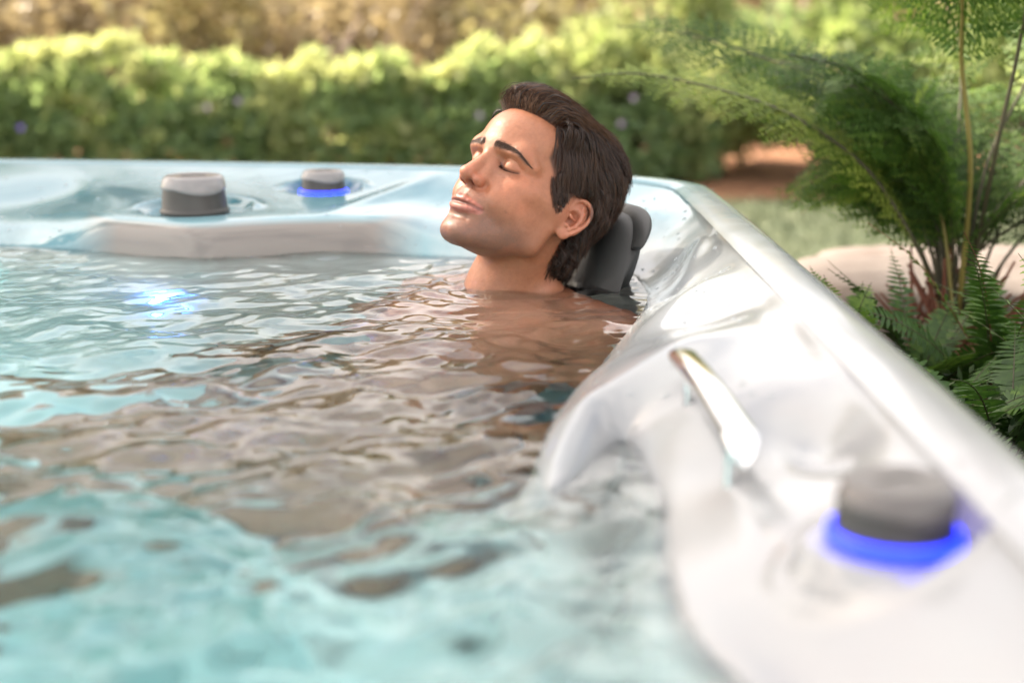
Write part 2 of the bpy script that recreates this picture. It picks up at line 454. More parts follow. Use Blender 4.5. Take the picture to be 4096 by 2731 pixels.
def droplets():
    r = np.random.default_rng(44); V, F = [], []; off = 0
    spots = []
    def add(x0, x1, y0, y1, n): spots.extend(zip(r.uniform(x0, x1, n), r.uniform(y0, y1, n)))
    add(-.95, -.08, 2.07, 2.50, 110); add(.16, .31, 1.45, 2.2, 80); add(.10, .30, .9, 1.45, 30)
    X = np.array([p[0] for p in spots]); Y = np.array([p[1] for p in spots]); Z, s_ = shell_z(X[None], Y[None]); Z = Z[0]; w = -poly_sd(WLS, X, Y)
    e = .002; gx = (shell_z(X[None] + e, Y[None])[0][0] - Z) / e; gy = (shell_z(X[None], Y[None] + e)[0][0] - Z) / e
    for x, y, z, ww, a, b in zip(X, Y, Z, w, gx, gy):
        if ww < .006 or s_.min() < -9 or any(math.hypot(x - k[0], y - k[1]) < k[3] * 1.15 for k in KNOBS): continue
        rad = r.uniform(.0010, .0028); n = np.array([-a, -b, 1]); n /= np.linalg.norm(n); u = np.cross(n, [0, 1, 0]); u /= np.linalg.norm(u); v = np.cross(n, u)
        th = np.arange(8) * np.pi / 4; st = r.uniform(.8, 1.5)
        for h, rr in ((-.1, 1.), (.35, .92), (.62, .6), (.72, .01)):
            V.append(np.array([x, y, z]) + rad * (rr * (np.cos(th)[:, None] * u * st + np.sin(th)[:, None] * v) + h * n))
        i = np.arange(3)[:, None] * 8; j = np.arange(8)[None]; F.append(np.stack([i + j, i + (j + 1) % 8, i + 8 + (j + 1) % 8, i + 8 + j], -1).reshape(-1, 4) + off); off += 32
    m = mat("water_bead", (.9, .95, .96), 0.02, Transmission_Weight=.75, IOR=1.2)
    tag(mesh_obj("water_droplets", np.concatenate(V), np.concatenate(F), m), "small water beads scattered over the white tub rim", "droplets", kind="stuff")
droplets()
# ---------------------------------------------------------------- the water
def water_height(X, Y):
    r = np.random.default_rng(11)
    Z = np.zeros_like(X)
    near = 1 - smoothstep(.8, 2.0, Y)                     # bubbling jets close to the camera, calmer far away
    calm = smoothstep(1.3, 2.1, Y)
    wx = .05 * (vnoise(X * 3, Y * 3, 0, 3) - .5); wy = .05 * (vnoise(X * 3, Y * 3, 5, 9) - .5)
    for k in range(84):
        lam = .024 * (10 ** r.random()); th = r.normal(.35, .75) + math.pi / 2
        amp = .0052 * lam ** 1.15 / 1.0
        ph = r.random() * 6.28; kx, ky = math.cos(th) * 2 * np.pi / lam, math.sin(th) * 2 * np.pi / lam
        loc = .6 + .8 * vnoise(X * 2.2 + k, Y * 2.2, 0, 20 + k, 1)
        w = (.55 + .9 * near) if lam < .12 else (.7 + .5 * near)
        ws = np.sin(kx * (X + wx) + ky * (Y + wy) + ph)
        Z += amp * w * loc * (ws + .25 * np.cos(2 * (kx * (X + wx) + ky * (Y + wy) + ph)))
    Z += .0016 * near * (vnoise(X * 26, Y * 20, 0, 77, 3) - .5) * 2
    Z += .0006 * (vnoise(X * 60, Y * 30, 0, 5, 2) - .5)
    # rings where neck and headrest leave the water
    d = np.hypot(X + .004, Y - 1.86); Z += .0022 * np.exp(-np.maximum(d - .06, 0) / .05) * np.cos((d - .06) * 190)
    return Z
def build_water():
    xs = np.concatenate([np.arange(-1.88, -1.0, .01), np.arange(-1.0, .30, .0042)])
    ys = np.concatenate([np.arange(-.32, .60, .01), np.arange(.60, 2.45, .0042)])
    X, Y = np.meshgrid(xs, ys, indexing='ij')
    s = poly_sd(WLS, X, Y)
    Z = water_height(X, Y)
    Z = Z * (.35 + .65 * smoothstep(0, .05, s))
    nx, ny = X.shape; i = np.arange(nx * ny).reshape(nx, ny)
    q = np.stack([i[:-1, :-1], i[1:, :-1], i[1:, 1:], i[:-1, 1:]], -1).reshape(-1, 4)
    ok = (s > -.035).ravel()[q].all(1); q = q[ok]
    used = np.unique(q); rm = -np.ones(nx * ny, int); rm[used] = np.arange(len(used)); q = rm[q]
    V = np.stack([X, Y, Z], -1).reshape(-1, 3)[used]; n = len(V)
    # close it downwards (sides and bottom run outside the shell) so that it is one body of water
    e = np.concatenate([q[:, [0, 1]], q[:, [1, 2]], q[:, [2, 3]], q[:, [3, 0]]])
    key = np.sort(e, 1); kk = key[:, 0].astype(np.int64) * n + key[:, 1]
    uu, inv, cnt = np.unique(kk, return_inverse=True, return_counts=True)
    be = e[cnt[inv] == 1]
    V2 = V.copy(); V2[:, 2] = -.90
    sides = np.stack([be[:, 1], be[:, 0], be[:, 0] + n, be[:, 1] + n], 1)
    m = bpy.data.materials.new("tub_water"); m.use_nodes = True
    b = m.node_tree.nodes["Principled BSDF"]; nn = N(m)
    b.inputs["Base Color"].default_value = (1, 1, 1, 1); b.inputs["Roughness"].default_value = 0.0
    b.inputs["IOR"].default_value = 1.333; b.inputs["Transmission Weight"].default_value = 1.0
    va = nn.new("ShaderNodeVolumeAbsorption"); va.inputs["Color"].default_value = (.20, .88, .92, 1); va.inputs["Density"].default_value = .66
    nn.link(va.outputs[0], nn.out.inputs["Volume"])
    o = mesh_obj("water", np.concatenate([V, V2]), [q, q[:, ::-1] + n, sides], m)
    tag(o, kind="structure")
build_water()
# ---------------------------------------------------------------- the bather: one implicit surface, meshed with surface nets
HR = np.array([[0.6622, 0.6316, 0.4033], [-0.7454, 0.6104, 0.268], [-0.0769, -0.478, 0.875]])
_u, _s, _v = np.linalg.svd(HR); HR = _u @ _v
_a = math.radians(-3.3); HR = HR @ np.array([[1, 0, 0], [0, math.cos(_a), -math.sin(_a)], [0, math.sin(_a), math.cos(_a)]])
HT = np.array([0.020, 1.831, 0.110])
HS = np.array([0.987, 1.005, 0.957])      # this man's head: slightly deeper and shorter than the average one below

def to_world(p):   # head millimetres -> world metres
    return (np.asarray(p, float) * HS / 1000) @ HR.T + HT
def to_head(w):
    return ((np.asarray(w, float) - HT) @ HR) * 1000 / HS

PR = []            # (function, centre, half extents, k, op)
def _add(fn, lo, hi, k, op): PR.append((fn, np.array(lo, float), np.array(hi, float), k, op))

def ell(c, r, k=8, op='u', rot=None, sym=False):
    c = np.array(c, float); r = np.array(r, float)
    if sym:
        ell(c, r, k, op, rot)
        ell(c * [-1, 1, 1], r, k, op, None if rot is None else [rot[0] * [-1, 1, 1], rot[1] * [-1, 1, 1], rot[2] * [-1, 1, 1]])
        return
    def fn(X, Y, Z):
        x, y, z = X - c[0], Y - c[1], Z - c[2]
        if rot is not None:
            x, y, z = [x * a[0] + y * a[1] + z * a[2] for a in rot]
        k0 = np.sqrt((x / r[0]) ** 2 + (y / r[1]) ** 2 + (z / r[2]) ** 2) + 1e-9
        k1 = np.sqrt((x / r[0] ** 2) ** 2 + (y / r[1] ** 2) ** 2 + (z / r[2] ** 2) ** 2) + 1e-9
        return k0 * (k0 - 1) / k1
    h = (r if rot is None else np.full(3, r.max())) + k + 6
    _add(fn, c - h, c + h, k, op)

def cone(a, b, ra, rb, k=8, op='u', sym=False):
    a = np.array(a, float); b = np.array(b, float)
    if sym:
        cone(a, b, ra, rb, k, op); cone(a * [-1, 1, 1], b * [-1, 1, 1], ra, rb, k, op); return
    ba = b - a; l2 = ba @ ba
    def fn(X, Y, Z):
        x, y, z = X - a[0], Y - a[1], Z - a[2]
        t = np.clip((x * ba[0] + y * ba[1] + z * ba[2]) / l2, 0, 1)
        return np.sqrt((x - t * ba[0]) ** 2 + (y - t * ba[1]) ** 2 + (z - t * ba[2]) ** 2) - (ra + (rb - ra) * t)
    m = max(ra, rb) + k + 6 + (10 if ra > 25 else 0)
    _add(fn, np.minimum(a, b) - m, np.maximum(a, b) + m, k, op)

def chain(pts, rs, k=5, op='u', sym=False):
    for i in range(len(pts) - 1): cone(pts[i], pts[i + 1], rs[i], rs[i + 1], k, op, sym)

def brush(c, r, amp, sym=False, rot=None):
    """gaussian swelling (amp > 0) or hollow (amp < 0)"""
    c = np.array(c, float); r = np.array(r, float)
    def fn(X, Y, Z):
        x, y, z = X - c[0], Y - c[1], Z - c[2]
        if rot is not None:
            x, y, z = [x * q[0] + y * q[1] + z * q[2] for q in rot]
        return amp * np.exp(-((x / r[0]) ** 2 + (y / r[1]) ** 2 + (z / r[2]) ** 2))
    h = (r if rot is None else np.full(3, r.max())) * 2.3
    _add(fn, c - h, c + h, 0, 'b')
    if sym: brush(c * [-1, 1, 1], r, amp, rot=None if rot is None else [np.array(q) * [-1, 1, 1] for q in rot])

def groove(pts, w, amp, sym=False):
    """a narrow valley (amp < 0) or ridge along a polyline"""
    pts = [np.array(p, float) for p in pts]
    def fn(X, Y, Z):
        d2 = None
        for a, b in zip(pts[:-1], pts[1:]):
            ba = b - a; x, y, z = X - a[0], Y - a[1], Z - a[2]
            t = np.clip((x * ba[0] + y * ba[1] + z * ba[2]) / (ba @ ba), 0, 1)
            q = (x - t * ba[0]) ** 2 + (y - t * ba[1]) ** 2 + (z - t * ba[2]) ** 2
            d2 = q if d2 is None else np.minimum(d2, q)
        return amp * np.exp(-d2 / w ** 2)
    A = np.array(pts)
    _add(fn, A.min(0) - 2.3 * w, A.max(0) + 2.3 * w, 0, 'b')
    if sym: groove([p * [-1, 1, 1] for p in pts], w, amp)

def combine(F, d, k, op):
    if op == 'b': return F - d
    if op == 'u':
        h = np.maximum(k - np.abs(F - d), 0) / max(k, 1e-6)
        return np.minimum(F, d) - h * h * k / 4
    h = np.maximum(k - np.abs(F + d), 0) / max(k, 1e-6)
    return np.maximum(F, -d) + h * h * k / 4

def sdf_points(P):
    P = np.asarray(P, float); F = np.full(len(P), 400.)
    for fn, lo, hi, k, op in PR:
        if op == 'u': F = combine(F, fn(P[:, 0], P[:, 1], P[:, 2]), k, op)
        else:
            m = np.all((P > lo) & (P < hi), axis=1)
            if m.any(): F[m] = combine(F[m], fn(P[m, 0], P[m, 1], P[m, 2]), k, op)
    return F

def sdf_grid(xs, ys, zs):
    F = np.full((len(xs), len(ys), len(zs)), 400., np.float32)
    for fn, lo, hi, k, op in PR:
        s = []
        for ax, l, h in zip((xs, ys, zs), lo, hi):
            i, j = np.searchsorted(ax, l), np.searchsorted(ax, h)
            s.append(slice(max(i - 1, 0), min(j + 1, len(ax))))
        if any(q.stop <= q.start for q in s): continue
        X = xs[s[0]][:, None, None]; Y = ys[s[1]][None, :, None]; Z = zs[s[2]][None, None, :]
        F[tuple(s)] = combine(F[tuple(s)], fn(X, Y, Z), k, op)
    return F

def surface_nets(F, xs, ys, zs):
    inside = F < 0
    c = sum(inside[i:F.shape[0] - 1 + i, j:F.shape[1] - 1 + j, k:F.shape[2] - 1 + k].astype(np.uint8)
            for i in (0, 1) for j in (0, 1) for k in (0, 1))
    I, J, K = np.nonzero((c > 0) & (c < 8))
    idx = -np.ones(c.shape, np.int32); idx[I, J, K] = np.arange(len(I))
    acc = np.zeros((len(I), 3)); cnt = np.zeros(len(I))
    ax = (xs, ys, zs)
    for d in range(3):
        o = [q for q in range(3) if q != d]
        for e in range(4):
            p0 = [I, J, K]; p0 = [p.copy() for p in p0]
            p0[o[0]] += e & 1; p0[o[1]] += e >> 1
            p1 = [p.copy() for p in p0]; p1[d] += 1
            a = F[tuple(p0)]; b = F[tuple(p1)]
            m = (a < 0) != (b < 0)
            t = np.where(m, a / np.where(m, a - b, 1), 0)
            for q in range(3):
                v = ax[q][p0[q]]
                if q == d: v = v + t * (ax[q][p1[q]] - ax[q][p0[q]])
                acc[:, q] += np.where(m, v, 0)
            cnt += m
    V = acc / cnt[:, None]
    Q = []
    for d in range(3):
        o = [q for q in range(3) if q != d]
        a = np.take(inside, range(0, F.shape[d] - 1), axis=d); b = np.take(inside, range(1, F.shape[d]), axis=d)
        ch = np.nonzero(a != b); ch = [np.array(x) for x in ch]
        ok = (ch[o[0]] > 0) & (ch[o[1]] > 0) & (ch[o[0]] < F.shape[o[0]] - 1) & (ch[o[1]] < F.shape[o[1]] - 1)
        ch = [x[ok] for x in ch]; sgn = a[tuple(ch)]
        def cell(u, v):
            p = [x.copy() for x in ch]; p[o[0]] -= u; p[o[1]] -= v
            return idx[tuple(p)]
        q = np.stack([cell(0, 0), cell(1, 0), cell(1, 1), cell(0, 1)], 1)
        flip = sgn if d != 1 else ~sgn
        q = np.where(flip[:, None], q[:, ::-1], q)
        Q.append(q[(q >= 0).all(1)])
    return V, np.concatenate(Q)[:, ::-1]

R2 = lambda dx, dy: None
def frame(n, up):
    n = np.array(n, float); n /= np.linalg.norm(n); up = np.array(up, float)
    u = np.cross(up, n); u /= np.linalg.norm(u); w = np.cross(n, u)
    return [u, w, n]

# --- skull and face masses (millimetres; x = his left, y = back, z = up, origin between the ears)
ell((0, 4, 50), (76, 99, 84), 0)
ell((0, -36, 60), (57, 66, 50), 16)                     # forehead
ell((0, -10, -4), (69, 52, 52), 24)                     # temple / ear base
ell((0, -45, -14), (60, 48, 64), 18)                    # mid face
ell((0, -68, -46), (38, 37, 34), 14)                    # muzzle
ell((0, -85, -85), (22, 17, 15), 14)                    # chin
cone((50, -14, -59), (15, -80, -85), 12, 12, 18, sym=True)   # jaw line
cone((60, -4, -8), (51, -13, -58), 11, 11, 14, sym=True)     # ramus
ell((45, -36, -38), (17, 28, 34), 18, sym=True)         # cheek / masseter
ell((0, -48, -68), (42, 42, 29), 16)                    # floor of the mouth
ell((46, -58, -4), (17, 17, 14), 16, sym=True)
ell((34, -64, -26), (20, 22, 22), 16, sym=True)          # cheekbone
cone((52, -50, -2), (64, -14, 0), 7, 6, 20, sym=True)    # zygomatic arch
cone((11, -89, 37), (42, -80, 37), 7.5, 6.5, 20, sym=True)   # brow ridge
cone((42, -80, 38), (54, -66, 28), 7, 5, 16, sym=True)
N_SKULL = len(PR)
brush((0, -98, 40), (13, 14, 12), 1.2)
brush((66, -48, 52), (16, 20, 22), -4, sym=True)
groove([(30, -93, 66), (10, -99, 68), (-12, -99, 67), (-32, -92, 66)], 2.2, -.35)
groove([(28, -88, 79), (8, -94, 80), (-14, -94, 80)], 2.2, -.3)        # temple hollow
# eyes
ell((31, -97, 19), (15, 14, 10), 10, 's', sym=True)     # socket
ell((30.5, -73.5, 19), (14, 14.2, 13.5), 3.5, sym=True) # lidded eyeball
brush((17, -90, 22), (6, 9, 8), -3.0, sym=True)         # inner corner
brush((32, -90, 31), (15, 9, 4.5), 3.2, sym=True)       # fold of the upper lid
def onface(x, z, off=0.):
    """point of the face surface so far, straight ahead at (x, z)"""
    y = np.linspace(-135, -40, 191); f = sdf_points(np.stack([np.full_like(y, x), y, np.full_like(y, z)], 1))
    i = int(np.argmax(f < 0)); t = f[i - 1] / (f[i - 1] - f[i]); return (x, y[i - 1] + t * (y[i] - y[i - 1]) + off, z)
LID = [onface(x, z) for x, z in ((15, 18.5), (20, 15.5), (26.5, 12.3), (33, 11), (39, 11.3), (45, 13.5))]
LIDC = [onface(x, z) for x, z in ((18, 21.5), (24, 25.5), (32, 27), (40, 25), (46.5, 19))]
groove(LID, 1.5, -1.5, sym=True)
groove(LIDC, 1.7, -1.0, sym=True)
groove([(p[0], p[1] - .3, p[2] + 2.4) for p in LID[1:-1]], 1.8, .6, sym=True)
brush((28, -84, 2), (12, 8, 3), -.9, sym=True)          # under the lower lid
brush((46, -78, 9), (6, 6, 6), -.6, sym=True)
# nose
cone((0, -91, 30), (0, -108, -4), 6.5, 7.5, 9)
cone((0, -108, -4), (0, -112.5, -13), 7.5, 9.0, 5)
ell((0, -113.5, -14), (9.5, 9, 8.5), 5)
cone((9, -88, 18), (13, -97, -10), 5, 6, 10, sym=True)
ell((12.8, -101.5, -17.5), (6.6, 10, 7.2), 4, sym=True)
cone((0, -113, -19), (0, -101, -25), 3.8, 4.5, 4)
ell((6.6, -106.5, -25), (3.4, 6.8, 5.2), 2.0, 's', sym=True)
groove([(13, -107, -10), (18.5, -99, -10), (20, -94, -17), (18, -94, -25)], 3.0, -1.0, sym=True)   # wing crease
groove([(20, -93, -20), (27, -90, -32), (33, -85, -46), (35, -82, -56)], 4.2, -1.7, sym=True)      # smile line
brush((34, -86, -30), (11, 10, 12), 1.6, sym=True)
# mouth
groove([(0, -105, -28), (0, -107, -40)], 2.8, -1.2)
groove([(4.5, -104, -28), (5, -105, -41)], 2.2, .5, sym=True)
UL = [onface(x, z, o) for x, z, o in ((26, -50.6, 1.6), (20, -49.2, 1.7), (13, -47.3, 1.6), (6, -45.6, 1.2), (0, -46.6, 1.5))]
LL = [onface(x, z, o) for x, z, o in ((26, -52.2, 1.6), (20, -54, 2.6), (13, -55.8, 2.6), (6, -57, 2.5), (0, -57.3, 2.6))]
chain(UL, [1.4, 2.5, 3.3, 3.9, 3.7], 3.5, sym=True)
chain(LL, [1.4, 3.2, 4.4, 5.0, 5.0], 3.5, sym=True)
MO = [onface(x, z) for x, z in ((30, -51.2), (26, -51.2), (20, -51), (13, -51), (6, -51.6), (0, -51))]
groove(MO, 1.7, -2.6, sym=True)
brush((30, -92, -52), (4, 6, 5), -1.0, sym=True)
groove([(15, -97, -66), (0, -101.5, -67.5)], 4.5, -3.0, sym=True)
brush((0, -101, -86), (13, 10, 11), 1.5)
brush((0, -103, -90), (3, 6, 8), -.5)
# ear (his left one is the one seen)
def ear():
    n = np.array([.89, -.45, .06]); fr = frame(n, (0.0, .16, .98)); u, w, n = fr   # u: towards the front?, w: up, n: outward
    bdir = -u if u[1] < 0 else u
    O = np.array([75., 11., 2.])
    T = lambda p, q, h=0.: O + (bdir * (p + 1) + w * (q - 2) + n * h) * .9
    rot = [bdir, w, n]
    def E(c, r, k, op): ell(T(*c), r, k, op, rot=rot, sym=True)
    E((3, 3, -4), (18, 27, 4.5), 5, 'u')
    E((-5, -4, -8), (11, 22, 9), 8, 'u')
    hel = [(-6, 3, -1), (-11, 12, 0), (-9, 24, 1), (0, 31, 2), (11, 30, 2.5), (19, 21, 3), (21, 9, 3), (18.5, -4, 2), (13, -16, 1), (6, -26, -1)]
    hp = catmull([T(*p) for p in hel], 22); hr = np.interp(np.linspace(0, 9, 22), range(10), [2.0, 2.3, 2.5, 2.6, 2.7, 2.7, 2.5, 2.3, 2.2, 2.8])
    chain(list(hp), list(hr), 2.0, sym=True)
    E((0, -26, -2), (9, 8.5, 3.6), 3, 'u')
    E((8, 12, 3.5), (8, 13, 4.2), 2.5, 's')                       # scapha hollow
    E((-1, -4, 2.5), (9.5, 13, 9.5), 2.5, 's')                    # concha
    chain([T(5, 24, -1), T(9.5, 12, 1), T(11, 2, 2), T(9, -9, 2), T(4, -17, 1.5)], [2, 2.7, 2.8, 2.7, 2.4], 2.5, sym=True)
    chain([T(-4, 20, -1), T(3, 15, 0), T(9.5, 8, 1)], [1.8, 2.2, 2.4], 2.5, sym=True)
    chain([T(-9, 4, -2), T(-3, 1, -2), T(4, 0, -3)], [2.2, 2.2, 1.6], 2.5, sym=True)
    E((-10.5, -6, 0), (3.6, 6.5, 4), 3, 'u')                      # tragus
    E((-3, -14, 1), (5, 2.6, 3), 2.5, 'u')
ear()
# --- neck, trunk, arms and legs (world metres turned into the same frame)
def W(*p): return to_head(p)
def wc(a, b, ra, rb, k=30, **kw): cone(W(*a), W(*b), ra * 1000, rb * 1000, k, **kw)
hd = np.array([-.76, -.65, 0]); hd /= np.linalg.norm(hd)          # where his chest faces in plan
lf = np.array([-hd[1] * 1, hd[0] * 1, 0]); lf = np.array([.65, -.76, 0])
upv = np.array([.0, .0, 1.0]); dn = hd * .60 + np.array([0, 0, -.80])  # trunk leans back
fr_ = np.cross(lf, dn); fr_ = fr_ if fr_ @ hd > 0 else -fr_        # chest normal
S0 = np.array([.015, 1.850, -.092])                                # between the shoulders
PV = S0 + dn * .50
NK0 = len(PR)
wc((.018, 1.838, .06), (-.004, 1.858, -.015), .053, .056, 24)       # neck
wc((-.004, 1.858, -.015), tuple(S0 + dn * .02), .056, .06, 24)
NK1 = len(PR)
for s in (1, -1):
    L = lf * s
    a = np.array([.02, 1.865, .02]) + L * .02; b = S0 + L * .155 + np.array([0, 0, .03])
    a[2] = -.01
    wc(a, b, .024, .034, 30)                                       # trapezius
    sh = S0 + L * .175 - np.array([0, 0, .03])
    wc(S0 + L * .03 + fr_ * .02, sh + fr_ * .02 + np.array([0, 0, .015]), .032, .04, 24)    # collar bone / front
    if s > 0: el = sh + np.array([-.03, -.10, -.27]); wr = el + hd * .20 + np.array([-.08, .0, -.07])
    else: el = sh + np.array([-.12, .0, -.25]); wr = el + np.array([-.20, -.06, -.10])
    sh2 = sh
    wc(sh2, sh2 * .45 + el * .55, .055, .046, 30); wc(sh2 * .45 + el * .55, el, .046, .038, 24)
    wc(el, el * .6 + wr * .4, .039, .040, 20); wc(el * .6 + wr * .4, wr, .040, .026, 20)
    if s > 0: WR_L = wr; EL_L = el
    else: WR_R = wr; EL_R = el
    wc(S0 + dn * .13 + L * .075 + fr_ * .035, S0 + dn * .18 + L * .09 + fr_ * .03, .072, .07, 40)  # chest
    wc(S0 + dn * .05 + L * .10, S0 + dn * .38 + L * .075, .066, .07, 50)  # lats, waist
    hip = PV + L * .085; lg = np.array([-.995, .10, 0]); kn = hip + lg * .41 + L * .03 + np.array([0, 0, .02 if s > 0 else -.01]); an = kn + lg * .16 + np.array([0, 0, -.37])
    an[2] = max(an[2], -.80)
    wc(hip, hip * .5 + kn * .5, .088, .072, 50); wc(hip * .5 + kn * .5, kn, .072, .054, 40)
    wc(kn, kn * .65 + an * .35, .052, .055, 30); wc(kn * .65 + an * .35, an, .055, .036, 30)
    wc(an, an + lg * .17 + np.array([0, 0, -.03]), .036, .026, 20)
wc(S0 + dn * .06, S0 + dn * .42, .085, .088, 50)
wc(S0 + dn * .30 + fr_ * .02, PV, .09, .10, 50)
wc(PV - lf * .06, PV + lf * .06, .10, .10, 40)

def hand(wr, fwd, palm_n, s):
    """palm, four bent fingers of different lengths and a thumb; s mirrors the thumb side"""
    fwd = fwd / np.linalg.norm(fwd); pn = palm_n - fwd * (palm_n @ fwd); pn /= np.linalg.norm(pn); sd_ = np.cross(fwd, pn) * s
    for q, (o, L, r) in enumerate(((.030, .072, .0088), (.010, .080, .0092), (-.011, .074, .0088), (-.030, .058, .0078))):
        a = wr + fwd * .035 + sd_ * o * .7; b = wr + fwd * (.098 - .004 * abs(q - 1)) + sd_ * o
        wc(a, b, .013, .012, 10)
        d1 = fwd + pn * (.25 + .1 * q); d1 /= np.linalg.norm(d1); d2 = fwd + pn * (.75 + .12 * q); d2 /= np.linalg.norm(d2)
        d3 = fwd * .8 + pn * (1.15 + .1 * q); d3 /= np.linalg.norm(d3)
        p1 = b + d1 * L * .48; p2 = p1 + d2 * L * .30; p3 = p2 + d3 * L * .22
        wc(b, p1, r * 1.08, r, 3); wc(p1, p2, r, r * .92, 2); wc(p2, p3, r * .92, r * .8, 2)
    t0 = wr + fwd * .03 + sd_ * .022; t1 = t0 + fwd * .035 + sd_ * .026 + pn * .012; t2 = t1 + fwd * .032 + sd_ * .012 + pn * .012; t3 = t2 + fwd * .026 + pn * .01
    wc(t0, t1, .016, .013, 10); wc(t1, t2, .012, .0105, 3); wc(t2, t3, .0105, .0085, 2)
    wc(wr, wr + fwd * .05, .024, .020, 12)
hand(WR_L, WR_L - EL_L + hd * .1, np.array([0, 0, -1.]), -1)
hand(WR_R, WR_R - EL_R, np.array([.1, .1, -1.]), 1)

def axis_pts(lo, f0, f1, hi, fine, coarse):
    a = np.arange(f0, f1 + fine, fine)
    def grow(x, end, sg):
        out = []; st = fine
        while (x - end) * sg < 0:
            st = min(st * 1.25, coarse); x = x + sg * st; out.append(x)
        return out
    return np.concatenate([grow(a[0], lo, -1)[::-1], a, grow(a[-1], hi, 1)]).astype(np.float64)

def build_person():
    LO = np.min([p[1] for p in PR], 0); HI = np.max([p[2] for p in PR], 0)
    xs = axis_pts(LO[0], -98, 98, HI[0], FINE, 11.); ys = axis_pts(LO[1], -126, 100, HI[1], FINE, 11.); zs = axis_pts(LO[2], -108, 138, HI[2], FINE, 11.)
    F = sdf_grid(xs, ys, zs)
    return surface_nets(F, xs, ys, zs)
FINE = 1.4
PV_, PQ_ = build_person()

def scalp_mask(P, soft=0.):
    """> 0 where hair grows"""
    x, y, z = np.abs(P[:, 0]), P[:, 1], P[:, 2]
    ymin = np.interp(z, [-8, 2, 13, 36, 51, 64, 78, 88, 92, 95.5, 98], [-20, -30, -36, -43, -56, -56, -48, -50, -62, -80, -200])
    zmin = np.interp(y, [-40, -24, -14, -8, 0, 20, 28, 36, 120], [-5, -8, -4, 12, 30, 31, 5, -66, -82])
    return np.minimum(y - ymin, (z - zmin) * .9)

def skin_colour(P):
    x, y, z = P.T; ax_ = np.abs(x)
    c = np.tile(np.array([.400, .170, .088]), (len(P), 1))
    def blend(m, col, k=1.):
        m = (np.clip(m, 0, 1) * k)[:, None]; c[:] = c * (1 - m) + np.array(col) * m
    G = lambda cx, cy, cz, rx, ry, rz: np.exp(-(((ax_ - cx) / rx) ** 2 + ((y - cy) / ry) ** 2 + ((z - cz) / rz) ** 2))
    n1 = vnoise(x * .05, y * .05, z * .05, 3, 3); n2 = vnoise(x * .25, y * .25, z * .25, 8, 2)
    head = smoothstep(-125, -95, z) 
    blend(G(46, -60, -18, 24, 26, 22), (.46, .15, .075), .5)          # cheeks
    blend(G(0, -112, -14, 14, 16, 16), (.50, .175, .105), .75)          # nose
    blend(G(13, -102, -19, 8, 10, 8), (.50, .16, .10), .6)
    blend(G(80, 14, 0, 14, 26, 36), (.52, .19, .12), .55)               # ears
    blend(G(31, -86, 22, 16, 12, 9), (.50, .25, .14), .45)               # lids
    blend(G(17, -88, 14, 8, 8, 9), (.30, .15, .11), .5)
    blend(G(0, -95, 70, 50, 40, 30), (.44, .20, .11), .4)               # forehead
    blend(G(28, -84, 3, 14, 10, 5), (.36, .19, .135), .35)
    st = np.clip(smoothstep(-18, -62, z + 10 * (ax_ / 60)) * smoothstep(0, -50, y) * smoothstep(-128, -104, z), 0, 1)
    must = G(10, -104, -36, 20, 14, 8)
    stub = np.clip(st + must, 0, 1) * (.75 + .5 * (n2 - .5)) * (1 - G(24, -98, -66, 10, 14, 10) * .4)
    blend(stub, (.140, .085, .065), .85)                                # shaved beard
    # lips
    def near(L):
        L = np.array(L); d = np.full(len(P), 1e9); q = np.stack([ax_, y, z], 1)
        for a, b in zip(L[:-1], L[1:]):
            ba = b - a; t = np.clip(((q - a) @ ba) / (ba @ ba), 0, 1); d = np.minimum(d, np.linalg.norm(q - a - t[:, None] * ba, axis=1))
        return d
    blend(smoothstep(6.0, 4.4, near([(p[0], p[1], p[2] + .2) for p in UL])), (.46, .150, .110), .85)
    blend(smoothstep(7.0, 5.2, near([(p[0], p[1], p[2] - .2) for p in LL])), (.52, .19, .15), .85)
    blend(smoothstep(3.4, 1.2, near(MO)), (.14, .045, .04), .8)
    blend(smoothstep(2.4, .8, near(LID)), (.07, .035, .03), .85)
    blend(G(6.6, -106, -24.5, 4, 7, 4), (.10, .03, .022), .8)           # nostrils
    sc = smoothstep(-2.5, 5, scalp_mask(P)) * (z > -84)
    blend(sc, (.030, .018, .012), .92)
    blend((1 - head) * smoothstep(-100, -135, z), (.45, .22, .14), .6)
    n3 = vnoise(x * .7, y * .7, z * .7, 15, 2)
    blend(smoothstep(.55, .8, n1) * .5, (.50, .17, .09), .5)
    c *= (1 + .22 * (n1 - .5) + .22 * (n2 - .5) + .20 * (n3 - .5))[:, None]
    for mx, my, mz in ((52, -50, -40),):
        blend(smoothstep(2.2, 1.0, np.sqrt((x - mx) ** 2 + (z - mz) ** 2) + (y > 0) * 9), (.20, .09, .055), .45)
    blend(smoothstep(4.4, 1.6, near([onface(a, b) for a, b in ((10, 35), (20, 36.5), (33, 37), (45, 34.5), (54, 28))])), (.17, .085, .055), .55)  # dark skin under the brow: hair roots and their shadow painted in
    c *= np.array([.86, .80, .78])
    return c, stub

